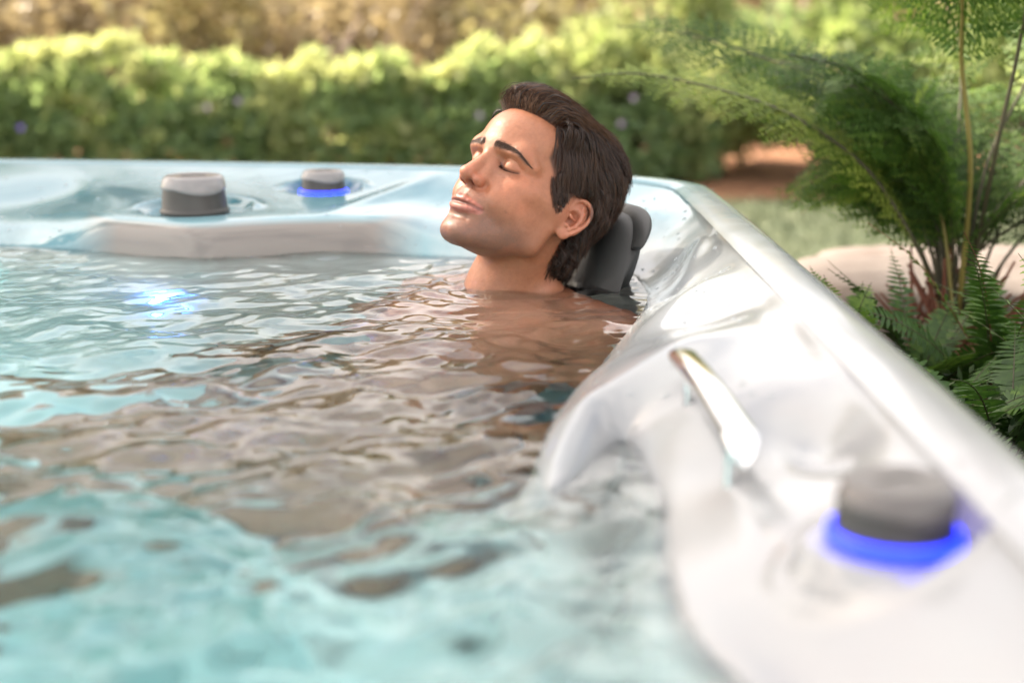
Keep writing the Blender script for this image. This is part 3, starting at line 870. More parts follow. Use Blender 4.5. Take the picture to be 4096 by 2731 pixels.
def skin_mat():
    m = mat("skin", (.45, .25, .16), .45); n = N(m); b = n.b; v = n.obj()
    col = n.attr("tone", "Color")
    f = n.noise(620, 3, .7, v); g = n.noise(150, 3, .6, v)
    dots = n.math('MULTIPLY', n.ramp(n.noise(1500, 1, .5, v), [(.50, (0, 0, 0)), (.62, (1, 1, 1))]), n.attr("stubble"))
    col2 = n.mix(n.math('MULTIPLY', dots, .75), col, (.06, .04, .032))
    col3 = n.mix(n.math('MULTIPLY', f, .22), col2, (.34, .13, .08))
    n.link(col3, b.inputs["Base Color"])
    b.inputs["Subsurface Weight"].default_value = .16; b.inputs["Subsurface Radius"].default_value = (1.0, .30, .15); b.inputs["Subsurface Scale"].default_value = .008
    n.link(n.ramp(g, [(.3, (.36,) * 3), (.7, (.50,) * 3)]), b.inputs["Roughness"])
    b.inputs["Specular IOR Level"].default_value = .45
    b.inputs["Coat Weight"].default_value = .06; b.inputs["Coat Roughness"].default_value = .2
    n.link(n.bump(n.noise(1100, 3, .6, v), .30, .0010, n.bump(g, .16, .004)), b.inputs["Normal"])
    return m
M_SKIN = skin_mat()
person = mesh_obj("person", to_world(PV_), PQ_, M_SKIN)
tag(person, "dark haired man with closed eyes leaning his head back in the water", "person")
_c, _st = skin_colour(PV_)
attr(person, "tone", np.c_[_c, np.ones(len(_c))], 'FLOAT_COLOR'); attr(person, "stubble", _st)
# ---------------------------------------------------------------- hair, brows, lashes
def skull(P):
    F = np.full(len(P), 400.)
    for fn, lo, hi, k, op in PR[:N_SKULL] + PR[NK0:NK1]:
        if op == 'u': F = combine(F, fn(P[:, 0], P[:, 1], P[:, 2]), k, op)
    return F
def skull_n(P):
    e = 1.5; g = np.stack([skull(P + np.eye(3)[i] * e) - skull(P - np.eye(3)[i] * e) for i in range(3)], 1)
    return g / (np.linalg.norm(g, axis=1)[:, None] + 1e-9)
def strand_mesh(name, paths, r0, tip=.25, m=None, parent=None, sides=3, flat=None):
    """paths n x K x 3 in head millimetres, r0 n radii (mm)"""
    n, K, _ = paths.shape; W_ = to_world(paths.reshape(-1, 3)).reshape(n, K, 3)
    t = np.gradient(W_, axis=1); t /= np.linalg.norm(t, axis=2)[..., None] + 1e-12
    ref = np.array([.3, .5, .81]); a = np.cross(t, ref); a /= np.linalg.norm(a, axis=2)[..., None] + 1e-12; b = np.cross(t, a)
    s = np.linspace(0, 1, K); prof = (np.minimum(1, .35 + s * 5) * (1 - (1 - tip) * s ** 2.5))[None, :, None, None] * r0[:, None, None, None] / 1000
    th = np.arange(sides) * 2 * np.pi / sides
    V = W_[:, :, None] + prof * (a[:, :, None] * np.cos(th)[None, None, :, None] + b[:, :, None] * np.sin(th)[None, None, :, None])
    base = (np.arange(n) * K * sides)[:, None, None] + (np.arange(K - 1) * sides)[None, :, None]
    j = np.arange(sides)[None, None]; j2 = (j + 1) % sides
    q = np.stack([base + j, base + j2, base + sides + j2, base + sides + j], -1).reshape(-1, 4)
    return mesh_obj(name, V.reshape(-1, 3), q, m, parent=parent), K * sides
m_hair = mat("brown_hair", (.05, .028, .018), .25)
n_ = N(m_hair); n_.link(n_.ramp(n_.attr("tint"), [(0, (.014, .007, .005)), (.5, (.052, .025, .015)), (1, (.24, .12, .065))]), n_.b.inputs["Base Color"])
n_.b.inputs["Specular IOR Level"].default_value = .55
m_hair_core = mat("dark_hair", (.014, .008, .006), .5)

def hair():
    r = np.random.default_rng(99)
    msk = scalp_mask(PV_); cand = np.nonzero((msk > 0) & (PV_[:, 2] > -82) & (np.abs(PV_[:, 0]) < 84))[0]
    P = PV_[cand]; d = np.abs(skull(P)); P = P[d < 2.5]
    w = np.ones(len(P)); w[P[:, 0] < -25] = .35
    w *= 1 + 1.2 * np.exp(-np.clip(scalp_mask(P), 0, 50) / 5)
    G0 = P[r.choice(len(P), 2600, p=w / w.sum())] + r.normal(0, .5, (2600, 3))
    x, y, z = G0.T; sg = np.sign(x)
    part = np.interp(y, [-60, -33, 15, 37, 60], [46, 52, 44, 36, 20])
    top = (np.abs(x) < part) & (z > 70) & (y < 70)
    def thick(P):
        x, y, z = P.T
        tp = np.interp(y, [-98, -80, -58, -33, -7, 26, 45, 70, 110], [24, 30, 25, 18, 14, 14, 22, 28, 24])
        sd = np.interp(y, [-60, -44, -20, 10, 35, 60, 100], [2.0, 5, 8, 11, 21, 25, 20])
        s = smoothstep(105, 75, z) * (np.abs(x) > 20) 
        h = tp * (1 - s) + sd * s
        h *= np.interp(z, [-70, -40, -10, 30], [.75, .95, 1, 1])
        return h * np.clip(.25 + scalp_mask(P) / 16, .25, 1)
    n = len(G0); K = 12
    L = np.where(top, np.interp(y, [-90, -40, 30, 70], [84, 76, 60, 50]), np.interp(z, [-60, -10, 20, 60, 110], [24, 48, 60, 62, 62]))
    L = np.where((~top) & (y < -12), np.interp(z, [-8, 5, 20, 45, 80, 100], [5, 9, 22, 42, 60, 66]), L)
    L *= r.uniform(.8, 1.12, n); lay = r.uniform(.25, 1.0, n) ** .8
    path = np.zeros((n, K, 3)); path[:, 0] = G0; cur = G0.copy(); prev = None
    twist = r.normal(0, .13, n)
    for k in range(1, K):
        s = k / (K - 1); nn = skull_n(cur); x, y, z = cur.T
        back = np.stack([.10 + twist, np.ones(n), np.zeros(n)], 1)
        # behind the crown everything falls down the back
        dn = smoothstep(25, 75, y); 
        ftop = back * (1 - dn)[:, None] + np.stack([.0 * x + .15 * np.sign(x) * (np.abs(x) > 8), .15 + 0 * x, -1 + 0 * x], 1) * dn[:, None]
        a = smoothstep(-60, 20, y)
        fside = np.stack([.02 * sg, .45 + .25 * a + twist, -1.0 + .1 * a], 1)
        fside = np.where(((y > 30) & (z < 40))[:, None], np.array([[.06, .40, -.92]]) + np.stack([twist * 0, twist, twist * 0], 1), fside)
        fl = np.where(top[:, None], ftop, fside)
        fl = fl - nn * (fl * nn).sum(1)[:, None]; fl /= np.linalg.norm(fl, axis=1)[:, None] + 1e-9
        H = thick(cur) * lay * (1 - .0 * s)
        want = H * np.minimum(1, .15 + (s * 2.6) ** .8)
        want = np.where(s > .75, want * (1 + (.22 * np.sin(twist * 9)) * (s - .75) * 4), want)
        sd_ = skull(cur); rise = np.clip(want - sd_, -3.0, L / K * .95)
        st = (L / K)[:, None]
        cur = cur + fl * np.sqrt(np.maximum(st ** 2 - rise[:, None] ** 2, (st * .3) ** 2)) + nn * rise[:, None]
        path[:, k] = cur
    # keep off the ears
    def ear_cut(p):
        ex = (np.abs(p[..., 0]) > 62) & (p[..., 1] > -14) & (p[..., 1] < 29) & (p[..., 2] < 25) & (p[..., 2] > -34)
        first = np.where(ex.any(1), ex.argmax(1), K)
        return first
    first = ear_cut(path); okm = first > 3
    path, first, G0, lay, top = path[okm], first[okm], G0[okm], lay[okm], top[okm]
    n = len(path)
    def resample(p, f):
        u = np.linspace(0, 1, K)[None] * (np.minimum(f, K)[:, None] - 1); i = np.minimum(u.astype(int), K - 2); t = (u - i)[..., None]
        ar = np.arange(len(p))[:, None]; return p[ar, i] * (1 - t) + p[ar, i + 1] * t
    path = resample(path, first)
    core = path - np.concatenate([np.zeros((n, 1, 3)), np.repeat(skull_n(path[:, 4])[:, None] * 1.6, K - 1, 1)], 1)
    core[:, -1] = core[:, -1] * .5 + core[:, -2] * .5
    deep = scalp_mask(G0) > 7
    sm = np.clip(scalp_mask(G0) / 7, .16, 1)
    o, _ = strand_mesh("hair_mass", core[deep], (1.15 * sm)[deep], .10, m_hair_core, None, 5)
    M = 18; paths = []; rad = []; tint = []
    for j in range(M):
        off = r.normal(0, 2.5, (n, 3)) * np.clip(sm, .4, 1)[:, None]; wv = r.normal(0, .55, (n, 3)); s = np.linspace(0, 1, K)
        cl = (1 - .72 * s ** .8)[None, :, None]
        p = path + off[:, None] * cl + (wv[:, None] * np.sin(s * 4 + j)[None, :, None]) * (s[None, :, None])
        stray = r.random(n) < .06
        p = p + np.where(stray, 1., 0.)[:, None, None] * (s ** 2)[None, :, None] * r.normal(0, 5.0, (n, 1, 3))
        paths.append(p); rad.append(r.uniform(.09, .17, n) * np.clip(sm + .25, 0, 1)); tint.append(np.clip(r.beta(2, 2.2, n) * .75 + .25 * top + .12 * (lay - .5), 0, 1))
    # fine short hairs along the hairline
    edge = (scalp_mask(G0) < 9)
    paths = np.concatenate(paths); rad = np.concatenate(rad); tint = np.concatenate(tint)
    h, per = strand_mesh("hair", paths, rad, .2, m_hair, person, 3); attr(h, "tint", np.repeat(tint, per))
    o.parent = h
    # the front lock that stands up and curls over towards the far side
    q = []; 
    for k in range(520):
        t = r.random(); x0 = -34 + 62 * t + r.normal(0, 1.5); y0 = -80 - 4 * math.cos(x0 / 30) + r.uniform(-3, 8); z0 = 95 + r.uniform(-2, 7)
        hh = 1.0 - .25 * abs(t - .45); lay_ = r.uniform(.55, 1.05)
        side = -14 * (1 - t) ** 1.4
        P_ = [(x0, y0, z0), (x0 + side * .4, y0 - 9 * lay_ * hh, z0 + 15 * lay_), (x0 + side * .3 + 2, y0 - 4 * lay_, z0 + 33 * lay_ * hh), (x0 + 5, y0 + 16, z0 + 44 * lay_ * hh), (x0 + 10, y0 + 42, z0 + 46 * lay_ * hh), (x0 + 14, y0 + 68, z0 + 44 * lay_ * hh)]
        q.append(catmull(np.array(P_) + r.normal(0, .5, 3), K))
    q = np.array(q); f, per = strand_mesh("front_lock", q, r.uniform(.13, .24, len(q)), .25, m_hair, h, 3); attr(f, "tint", np.repeat(np.clip(r.beta(2, 2, len(q)) + .15, 0, 1), per))

    # eyebrows and lashes
    for sgn in (1, -1):
        B = catmull([(9.5, 0, 35), (20, 0, 36.5), (33, 0, 37), (45, 0, 34.5), (55, 0, 27)], 40); q = []
        for k in range(1050):
            t = r.random(); c = B[int(t * 39)]; wd = np.interp(t, [0, .1, .4, .8, 1], [4.6, 5.8, 5.0, 3.4, 1.4]); v = r.normal(0, .5); c = c + [0, 0, v * wd]
            xx, zz = c[0] + r.normal(0, .6), c[2]
            dx, dz = np.interp(t, [0, .25, .6, 1], [.35, .8, 1, 1]), np.interp(t, [0, .25, .6, 1], [1, .45, -.1 - v * .3, -.55 - v * .2]) - v * .35
            ln = r.uniform(4.5, 7.5) * np.interp(t, [0, .3, 1], [.8, 1, .7]); pts = [(xx + dx * ln * u, zz + dz * ln * u) for u in (0, .33, .66, 1)]
            q.append((pts, r.uniform(.3, 1.0)))
        X_ = np.array([[p for p in a] for a, _ in q]); flat = X_.reshape(-1, 2)
        lo = np.full(len(flat), -125.); hi = np.full(len(flat), -60.)
        for _ in range(16):
            mid = (lo + hi) / 2; ins = sdf_points(np.stack([flat[:, 0], mid, flat[:, 1]], 1)) < 0; hi = np.where(ins, mid, hi); lo = np.where(ins, lo, mid)
        P3 = np.stack([flat[:, 0] * sgn, lo, flat[:, 1]], 1).reshape(-1, 4, 3); P3[:, :, 1] -= np.array([-.2, .5, .8, .8])[None] * np.array([a for _, a in q])[:, None]
        b, per = strand_mesh("eyebrow", P3, r.uniform(.08, .14, len(P3)), .3, m_hair, person, 3); attr(b, "tint", np.repeat(r.uniform(.15, .8, len(P3)), per))
        Lc = catmull(LID, 40); q = []
        for k in range(170):
            c = Lc[r.integers(2, 40)]; t = (c[0] - 30) / 15; ln = r.uniform(4.5, 7.5)
            d = np.array([t * .45 + r.normal(0, .12), -.75, -.62]); d /= np.linalg.norm(d)
            q.append([c + d * ln * u + np.array([0, 0, .9]) * u * u * ln * .18 for u in (0, .33, .66, 1)])
        q = np.array(q) * [sgn, 1, 1]; b, per = strand_mesh("eyelashes", q, np.full(len(q), .16), .2, m_hair, person, 3); attr(b, "tint", np.zeros(len(q) * per))
hair()
# ---------------------------------------------------------------- garden: lawn, beds, stone, hedge, trees
def sheet(name, xs, ys, zf, m, kind="structure", hole=None):
    X, Y = np.meshgrid(xs, ys, indexing='ij'); Z = zf(X, Y)
    nx, ny = X.shape; i = np.arange(nx * ny).reshape(nx, ny)
    q = np.stack([i[:-1, :-1], i[1:, :-1], i[1:, 1:], i[:-1, 1:]], -1).reshape(-1, 4)
    if hole is not None:      # the tub stands in this opening
        cx, cy = X.ravel()[q].mean(1), Y.ravel()[q].mean(1); q = q[~((cx > hole[0]) & (cx < hole[1]) & (cy > hole[2]) & (cy < hole[3]))]
    return tag(mesh_obj(name, np.stack([X, Y, Z], -1).reshape(-1, 3), q, m), kind=kind)
GZ = -.62
def soil_mat(name, stops, sc=8):
    m = mat(name, (.2, .12, .08), .95); n = N(m); v = n.obj()
    f = n.noise(sc, 6, .65, v); n.link(n.ramp(f, stops), n.b.inputs["Base Color"])
    n.link(n.bump(n.noise(sc * 4, 5, .7, v), .6, .02), n.b.inputs["Normal"]); return m
m_lawn = soil_mat("lawn_turf", [(.3, (.045, .065, .030)), (.5, (.075, .095, .048)), (.7, (.12, .13, .075))], 5)
lin = lambda a, b, n: np.linspace(a, b, n)
sheet("lawn", np.unique(np.concatenate([[-300, -80, -30, -1.8, .28], lin(-14, 14, 90), [30, 80, 300]])), np.unique(np.concatenate([[-300, -60, -20, -.28, 2.3], lin(-6, 9, 70), [12, 20, 40, 90, 300]])),
      lambda X, Y: GZ + .02 * (vnoise(X * .6, Y * .6, 0, 1) - .5) * (np.abs(X) < 14) - .004, m_lawn, hole=(-1.8, .28, -.28, 2.3))
m_mulch = soil_mat("bark_mulch", [(.3, (.10, .045, .022)), (.5, (.24, .11, .055)), (.72, (.28, .15, .085))], 9)
sheet("mulch_bed", lin(-7, 7, 120), lin(7.35, 10.5, 40), lambda X, Y: GZ + .012 + .05 * smoothstep(7.4, 7.9, Y + .3 * (vnoise(X * 1.3, 0, 0, 2) - .5)) * vnoise(X * 4, Y * 4, 0, 3) - .05 * (1 - smoothstep(7.36, 7.6, Y + .5 * (vnoise(X * 1.3, 0, 0, 2) - .5))), m_mulch)
m_soil = soil_mat("planting_soil", [(.3, (.020, .014, .010)), (.55, (.055, .036, .025)), (.75, (.12, .085, .06))], 22)
def bed_z(X, Y):
    e = smoothstep(3.75, 3.1, Y) * smoothstep(2.9, 2.2, X) * smoothstep(.1, .5, Y + .6)
    return GZ - .03 + e * (.42 + .05 * (vnoise(X * 5, Y * 5, 0, 4) - .4))
sheet("planting_bed", lin(.325, 3.0, 70), lin(-.6, 3.8, 100), bed_z, m_soil)

# blades of grass on the strip of lawn that shows
def grass():
    r = np.random.default_rng(5); n = 90000
    x = r.uniform(-5.5, 6.5, n); y = 2.75 + 4.8 * r.random(n) ** .8; ok = ~((x > .3) & (x < 3.1) & (y < 3.85)); x, y = x[ok], y[ok]; n = len(x); a = r.uniform(0, 6.28, n); h = r.uniform(.02, .05, n); l = r.normal(0, .014, (n, 2))
    z = np.full(n, GZ - .01); w = .004
    dx, dy = np.cos(a) * w, np.sin(a) * w
    V = np.stack([np.stack([x - dx, y - dy, z], 1), np.stack([x + dx, y + dy, z], 1), np.stack([x + l[:, 0], y + l[:, 1], z + h], 1)], 1).reshape(-1, 3)
    m = mat("grass_blade", (.10, .16, .05), .6); n_ = N(m)
    n_.link(n_.ramp(n_.noise(1.5, 3, .6, n_.obj()), [(.3, (.045, .07, .028)), (.7, (.11, .135, .07))]), n_.b.inputs["Base Color"])
    tag(mesh_obj("grass", V, np.arange(3 * n).reshape(-1, 3), m), kind="stuff", label="short mown grass behind the tub", cat="grass")
grass()

# pale flat topped stone
def stone(name, c, rx, ry, h, label, seed, cols):
    nu, nv = 48, 20; V = []
    for j in range(nv + 1):
        t = j / nv
        if t < .55: r, z = 1.0 + .05 * math.sin(t * 5), -h + h * 1.0 * (t / .55) * .94
        else:
            s_ = (t - .55) / .45; r, z = (1 - s_ ** 1.6) * 1.0, -h * .06 + h * .07 * math.sin(s_ * 1.57)
        th = np.arange(nu) * 2 * np.pi / nu
        f = 1 + .22 * (vnoise(np.cos(th) * 1.6 + 5, np.sin(th) * 1.6 + 5, seed, seed) - .5) * 2 * .8
        cc = np.sign(np.cos(th)) * np.abs(np.cos(th)) ** .8; ss = np.sign(np.sin(th)) * np.abs(np.sin(th)) ** .8
        V.append(np.stack([c[0] + cc * rx * r * f, c[1] + ss * ry * r * f, np.full(nu, c[2] + z) + .012 * (vnoise(cc * 3 + t * 3, ss * 3, seed, seed + 3) - .5)], 1))
    V = np.concatenate(V); i = np.arange(nv)[:, None] * nu; j = np.arange(nu)[None]; j2 = (j + 1) % nu
    q = np.stack([i + j, i + j2, i + nu + j2, i + nu + j], -1).reshape(-1, 4)
    m = mat(name + "_rock", (.4, .35, .3), .85); n = N(m); v = n.obj()
    n.link(n.ramp(n.noise(7, 6, .62, v), cols), n.b.inputs["Base Color"]); n.link(n.bump(n.noise(40, 6, .7, v), .5, .01), n.b.inputs["Normal"])
    return tag(mesh_obj(name, V, q, m), label, "stone")
stone("flat_stone", (.97, 3.02, -.165), .35, .32, .34, "large flat topped pale stone between the tub rim and the big fern", 3, [(.3, (.11, .085, .072)), (.5, (.15, .125, .11)), (.7, (.20, .175, .155))])

# leaves: kite shaped cards with a fold, thrown through a volume
def leaf_mat(name, c0, c1, c2, tr=.45, rough=.45):
    m = bpy.data.materials.new(name); m.use_nodes = True; n = N(m)
    b = n.b; b.inputs["Roughness"].default_value = rough
    r = n.attr("shade"); col = n.ramp(r, [(0, c0), (.5, c1), (1, c2)])
    n.link(col, b.inputs["Base Color"])
    t = n.new("ShaderNodeBsdfTranslucent"); n.link(n.mix(1.0, col, (1.0, 1.0, .8), 'MULTIPLY'), t.inputs[0])
    g = n.new("ShaderNodeMixShader"); g.inputs[0].default_value = tr
    n.link(b.outputs[0], g.inputs[1]); n.link(t.outputs[0], g.inputs[2]); n.link(g.outputs[0], n.out.inputs[0])
    return m
def leaves(P, size, r, up=.4, aspect=.55):
    n = len(P); d = r.normal(size=(n, 3)); d[:, 2] += up; d /= np.linalg.norm(d, axis=1)[:, None]
    s_ = np.cross(d, r.normal(size=(n, 3))); s_ /= np.linalg.norm(s_, axis=1)[:, None]; nn = np.cross(d, s_)
    L = (size * r.uniform(.6, 1.3, n))[:, None]; w = L * aspect * .5
    a = P; b = P + d * L * .45 + s_ * w + nn * L * .06; c = P + d * L; e = P + d * L * .45 - s_ * w + nn * L * .06
    V = np.stack([a, b, c, e], 1).reshape(-1, 3)
    return V, np.arange(4 * n).reshape(-1, 4)
def clump_points(r, n, centers, rad, shell=.55):
    k = r.integers(0, len(centers), n); u = r.normal(size=(n, 3)); u /= np.linalg.norm(u, axis=1)[:, None]
    q = r.random(n) ** (1 / 3.) * (1 - shell) + shell
    return centers[k] + u * (rad[k] * q)[:, None], k

m_hedge = leaf_mat("hedge_leaf", (.17, .27, .14), (.29, .39, .17), (.50, .53, .27), .62)
m_wood = mat("shrub_wood", (.16, .11, .08), .9)
m_pale = mat("pale_bark", (.42, .34, .28), .9)
n_ = N(m_pale); n_.link(n_.ramp(n_.noise(14, 4, .6, n_.obj()), [(.3, (.28, .21, .17)), (.7, (.52, .44, .38))]), n_.b.inputs["Base Color"])

def hedge():
    r = np.random.default_rng(21)
    root = empty("hedge", (-1.8, 8.3, GZ)); tag(root, "long low leafy hedge with yellow green young tops behind the tub", "hedge")
    n = 56000
    x = r.uniform(-6.2, 1.15, n); u = r.random(n) ** .8
    top = .76 + .20 * (vnoise(x * 1.3, 0, 0, 31) - .5) * 2 + .16 * (vnoise(x * 6, 0, 0, 32) - .5) * 2
    z = u * top; dep = .42 * (1 - .35 * (z / .7) ** 3)
    y = 8.3 + dep * np.where(r.random(n) < .7, -1, 1) * r.random(n) ** .45 + .14 * (vnoise(x * 4, z * 6, 0, 33) - .5) * 2
    # pockets where one looks into the hedge
    keep = vnoise(x * 7, z * 8, y * 2, 35, 2) > .33
    P = np.stack([x, y, z], 1)[keep]
    V, q = leaves(P, .075, r, .5)
    P = np.stack([x, y, z + GZ], 1)[keep]
    V[:, 2] += GZ
    young = np.clip((P[:, 2] - GZ) / .74, 0, 1.3) ** 2.6 * .62 + .5 * (vnoise(P[:, 0] * 6, P[:, 2] * 6, P[:, 1] * 3, 41, 2) > .60) + r.normal(0, .15, len(P)) + .2
    loc = np.array(root.location)
    o = mesh_obj("foliage", V - loc, q, m_hedge, parent=root, smooth=False); attr(o, "shade", np.repeat(np.clip(young, 0, 1), 4))
    paths = []
    for k in range(90):
        bx = r.uniform(-6.2, 1.1); p = np.array([bx, 8.3 + r.normal(0, .1), GZ]); pts = [p]
        for j in range(4): p = p + [r.normal(0, .05), r.normal(0, .05), .13]; pts.append(p)
        paths.append(np.array(pts) - loc)
    V, q = tubes(paths, [np.linspace(.012, .004, 5)] * 90, 5); mesh_obj("stems", V, q, m_wood, parent=root)
    m = mat("lilac_flower", (.42, .33, .46), .6)
    for px, py, pc in ((25, 123, 0), (211, 103, 1), (242, 97, 1), (480, 111, 1), (620, 119, 1), (632, 94, 1)):
        d = 7.85; X = (px - 512) / 1422. * d; Z = CAM_H - (py - 10) / 1422. * d
        t = []; 
        for k in range(6):
            a = k * 1.047; c = np.array([X, d, Z])
            p = np.array([math.cos(a), -.35, math.sin(a)]) * .018; s_ = np.array([-math.sin(a), 0, math.cos(a)]) * .009
            t += [c, c + p * .6 + s_, c + p, c + p * .6 - s_]
        mesh_obj("flower", np.array(t) - loc, np.arange(24).reshape(-1, 4), m if pc else mat("violet_flower", (.22, .12, .60), .6), parent=root, smooth=False)
hedge()

def shrub(name, c, rx, ry, h, n, size, m, label, cat, seed, group=None, trunk=None, lean=0, shade=.5, gaps=.36, wood=None, limbs=7, z0=.0, cr=.30, aspect=.55):
    r = np.random.default_rng(seed); root = empty(name, (c[0], c[1], c[2])); tag(root, label, cat, group)
    k = int(14 + 10 * h)
    cen = r.normal(size=(k, 3)); cen /= np.linalg.norm(cen, axis=1)[:, None]; cen *= (r.random(k) ** .4)[:, None]
    cen = cen * [rx, ry, (h - z0) * .46] + [lean, 0, z0 + (h - z0) * .52]
    rad = r.uniform(.6, 1.2, k) * cr * min(rx, h) ** .5
    P, kk = clump_points(r, n, cen, rad, .35)
    P = P[(vnoise(P[:, 0] * 4, P[:, 1] * 4, P[:, 2] * 4, seed, 2) > gaps) & (P[:, 2] > .02)]
    V, q = leaves(P, size, r, .25, aspect)
    o = mesh_obj("crown", V, q, m, parent=root, smooth=False)
    sh = np.clip(shade + r.normal(0, .16, len(P)) + .35 * (vnoise(P[:, 0] * 2, P[:, 1] * 2, P[:, 2] * 2, seed + 9, 2) - .5) * 2, 0, 1)
    attr(o, "shade", np.repeat(sh, 4))
    tr = trunk or .03; paths, rad_ = [], []
    base = np.array([0, 0, -.02]); tip = np.array([lean * .6, 0, z0 + (h - z0) * .35])
    mid = (base + tip) / 2 + r.normal(0, .05, 3) * [1, 1, 0]
    T = catmull([base, mid, tip], 9); paths.append(T); rad_.append(np.linspace(tr, tr * .6, 9))
    V, q = tubes(paths, rad_, 8); mesh_obj("trunk", V, q, wood or m_wood, parent=root)
    paths, rad_ = [], []
    for j in range(limbs):
        s0 = T[r.integers(2, 9)]; e = cen[r.integers(0, k)]; mm = (s0 + e) / 2 + r.normal(0, .08, 3)
        paths.append(catmull([s0, mm, e], 8)); rad_.append(np.linspace(tr * .5, tr * .15, 8))
    V, q = tubes(paths, rad_, 6); mesh_obj("limbs", V, q, wood or m_wood, parent=root)
    return root
m_lime = leaf_mat("lime_leaf", (.10, .16, .065), (.24, .31, .11), (.44, .47, .24), .6)
m_olive = leaf_mat("olive_leaf", (.17, .16, .085), (.33, .30, .16), (.48, .42, .25), .5)
m_brown = leaf_mat("dry_leaf", (.17, .135, .085), (.34, .27, .17), (.50, .42, .28), .5)
m_dark = leaf_mat("dark_leaf", (.015, .035, .012), (.05, .09, .025), (.12, .17, .05), .35)

# bushes to the right of the head, in front of the hedge line
shrub("lime_bush", (.95, 8.35, GZ), .66, .5, 1.22, 9000, .075, m_lime, "bright yellow green bush just behind his hair, taller than the hedge", "bush", 51, shade=.72)
shrub("lime_bush", (1.95, 8.0, GZ), .62, .5, 1.08, 8000, .075, m_lime, "yellow green bush above the lawn, seen through the arching fern frond", "bush", 52, shade=.62)
shrub("lime_bush", (2.95, 8.3, GZ), .65, .5, 1.25, 8000, .075, m_lime, "yellow green bush above the lawn, right beside the big fern's fronds", "bush", 53, shade=.55)
shrub("green_bush", (1.45, 8.9, GZ), .6, .5, 1.0, 6000, .07, m_hedge, "darker green bush filling the gap between the yellow green bushes", "bush", 54, shade=.45)
shrub("green_bush", (4.1, 8.3, GZ), .8, .6, 1.3, 8000, .07, m_hedge, "green bush behind the brown stems of the big fern", "bush", 55, shade=.4)
# dry shrubs with pale stems just beyond the hedge, tall trees well behind them
for i, (x, y, h, ln, lab) in enumerate([(-3.95, 10.6, 1.35, -.35, "dry shrub with a dark slanting stem at the top left corner"), (-2.75, 10.4, 1.5, .45, "dry shrub with one long pale stem leaning left behind the hedge"),
        (-1.45, 10.3, 1.4, .5, "dry shrub with a pale forked stem behind the hedge, left of the man"), (.45, 10.6, 1.4, -.3, "olive shrub with thin pale stems straight above the man's forehead"),
        (1.9, 10.5, 1.5, .2, "golden dry shrub behind the yellow green bushes")]):
    shrub("dry_shrub", (x, y, GZ), .7, .4, h, 2600, .085, m_olive if i % 2 else m_brown, lab, "shrub", 170 + i, trunk=.055, lean=ln, shade=.55, gaps=.45, wood=m_pale, limbs=7, cr=.25)
spec = [(-9.5, 15.6, 2.3, 7.8, 'b', "brown leafed tree farthest left in the row of tall trees", .35), (-6.6, 15.2, 2.3, 7.4, 'o', "olive tree second from the left in the row of tall trees", .5),
        (-3.8, 15.5, 2.2, 5.2, 'b', "brown tree left of the middle in the row of tall trees", .45), (-1.0, 15.3, 2.2, 4.0, 'o', "olive tree straight behind the man's face in the row of tall trees", .5),
        (1.8, 15.6, 2.2, 3.6, 'o', "dull golden tree above the man's hair in the row of tall trees", .62), (4.6, 15.2, 2.2, 3.6, 'l', "pale yellow green tree behind the arching fern fronds", .6), (7.6, 15.4, 2.4, 4.0, 'd', "dark green tree behind the big fern at the right edge", .5)]
for i, (x, y, rx, h, t, lab, sh) in enumerate(spec):
    shrub("garden_tree", (x, y, GZ), rx, 1.4, h, 13000, .17, {'b': m_brown, 'o': m_olive, 'l': m_lime, 'd': m_dark}[t], lab, "tree", 70 + i, group="tall trees behind the hedge", trunk=.12, lean=.2, shade=sh, gaps=.22, wood=m_pale, limbs=14, cr=.50)
# the low tangle under and between those trees
def thicket():
    r = np.random.default_rng(91); n = 42000
    x = r.uniform(-8, 7, n); z = r.random(n) ** .9 * (1.35 + .5 * (vnoise(x * .9, 0, 0, 92) - .5)); y = 10.9 + r.normal(0, .35, n) + .3 * z
    P = np.stack([x, y, z + GZ], 1); P = P[vnoise(x * 2.6, z * 2.6, y, 93, 2) > .36]
    V, q = leaves(P, .10, r, .2)
    sh = np.clip(.5 + .9 * (vnoise(P[:, 0] * 1.2, P[:, 2] * 1.4, 0, 94, 2) - .5) + r.normal(0, .15, len(P)), 0, 1)
    o = tag(mesh_obj("undergrowth", V, q, m_brown, smooth=False), "tangled dry olive and brown undergrowth beyond the hedge", "undergrowth", kind="stuff"); attr(o, "shade", np.repeat(sh, 4))
thicket()
m_hill = soil_mat("dry_hillside", [(.3, (.07, .055, .03)), (.5, (.15, .12, .06)), (.7, (.25, .20, .10))], .9)
sheet("hillside", lin(-60, 60, 90), lin(12.0, 60, 50), lambda X, Y: GZ - .05 + smoothstep(12.0, 19, Y) * 1.1 + smoothstep(17, 34, Y) * (3.0 + 1.5 * vnoise(X * .12, Y * .12, 0, 8)), m_hill)

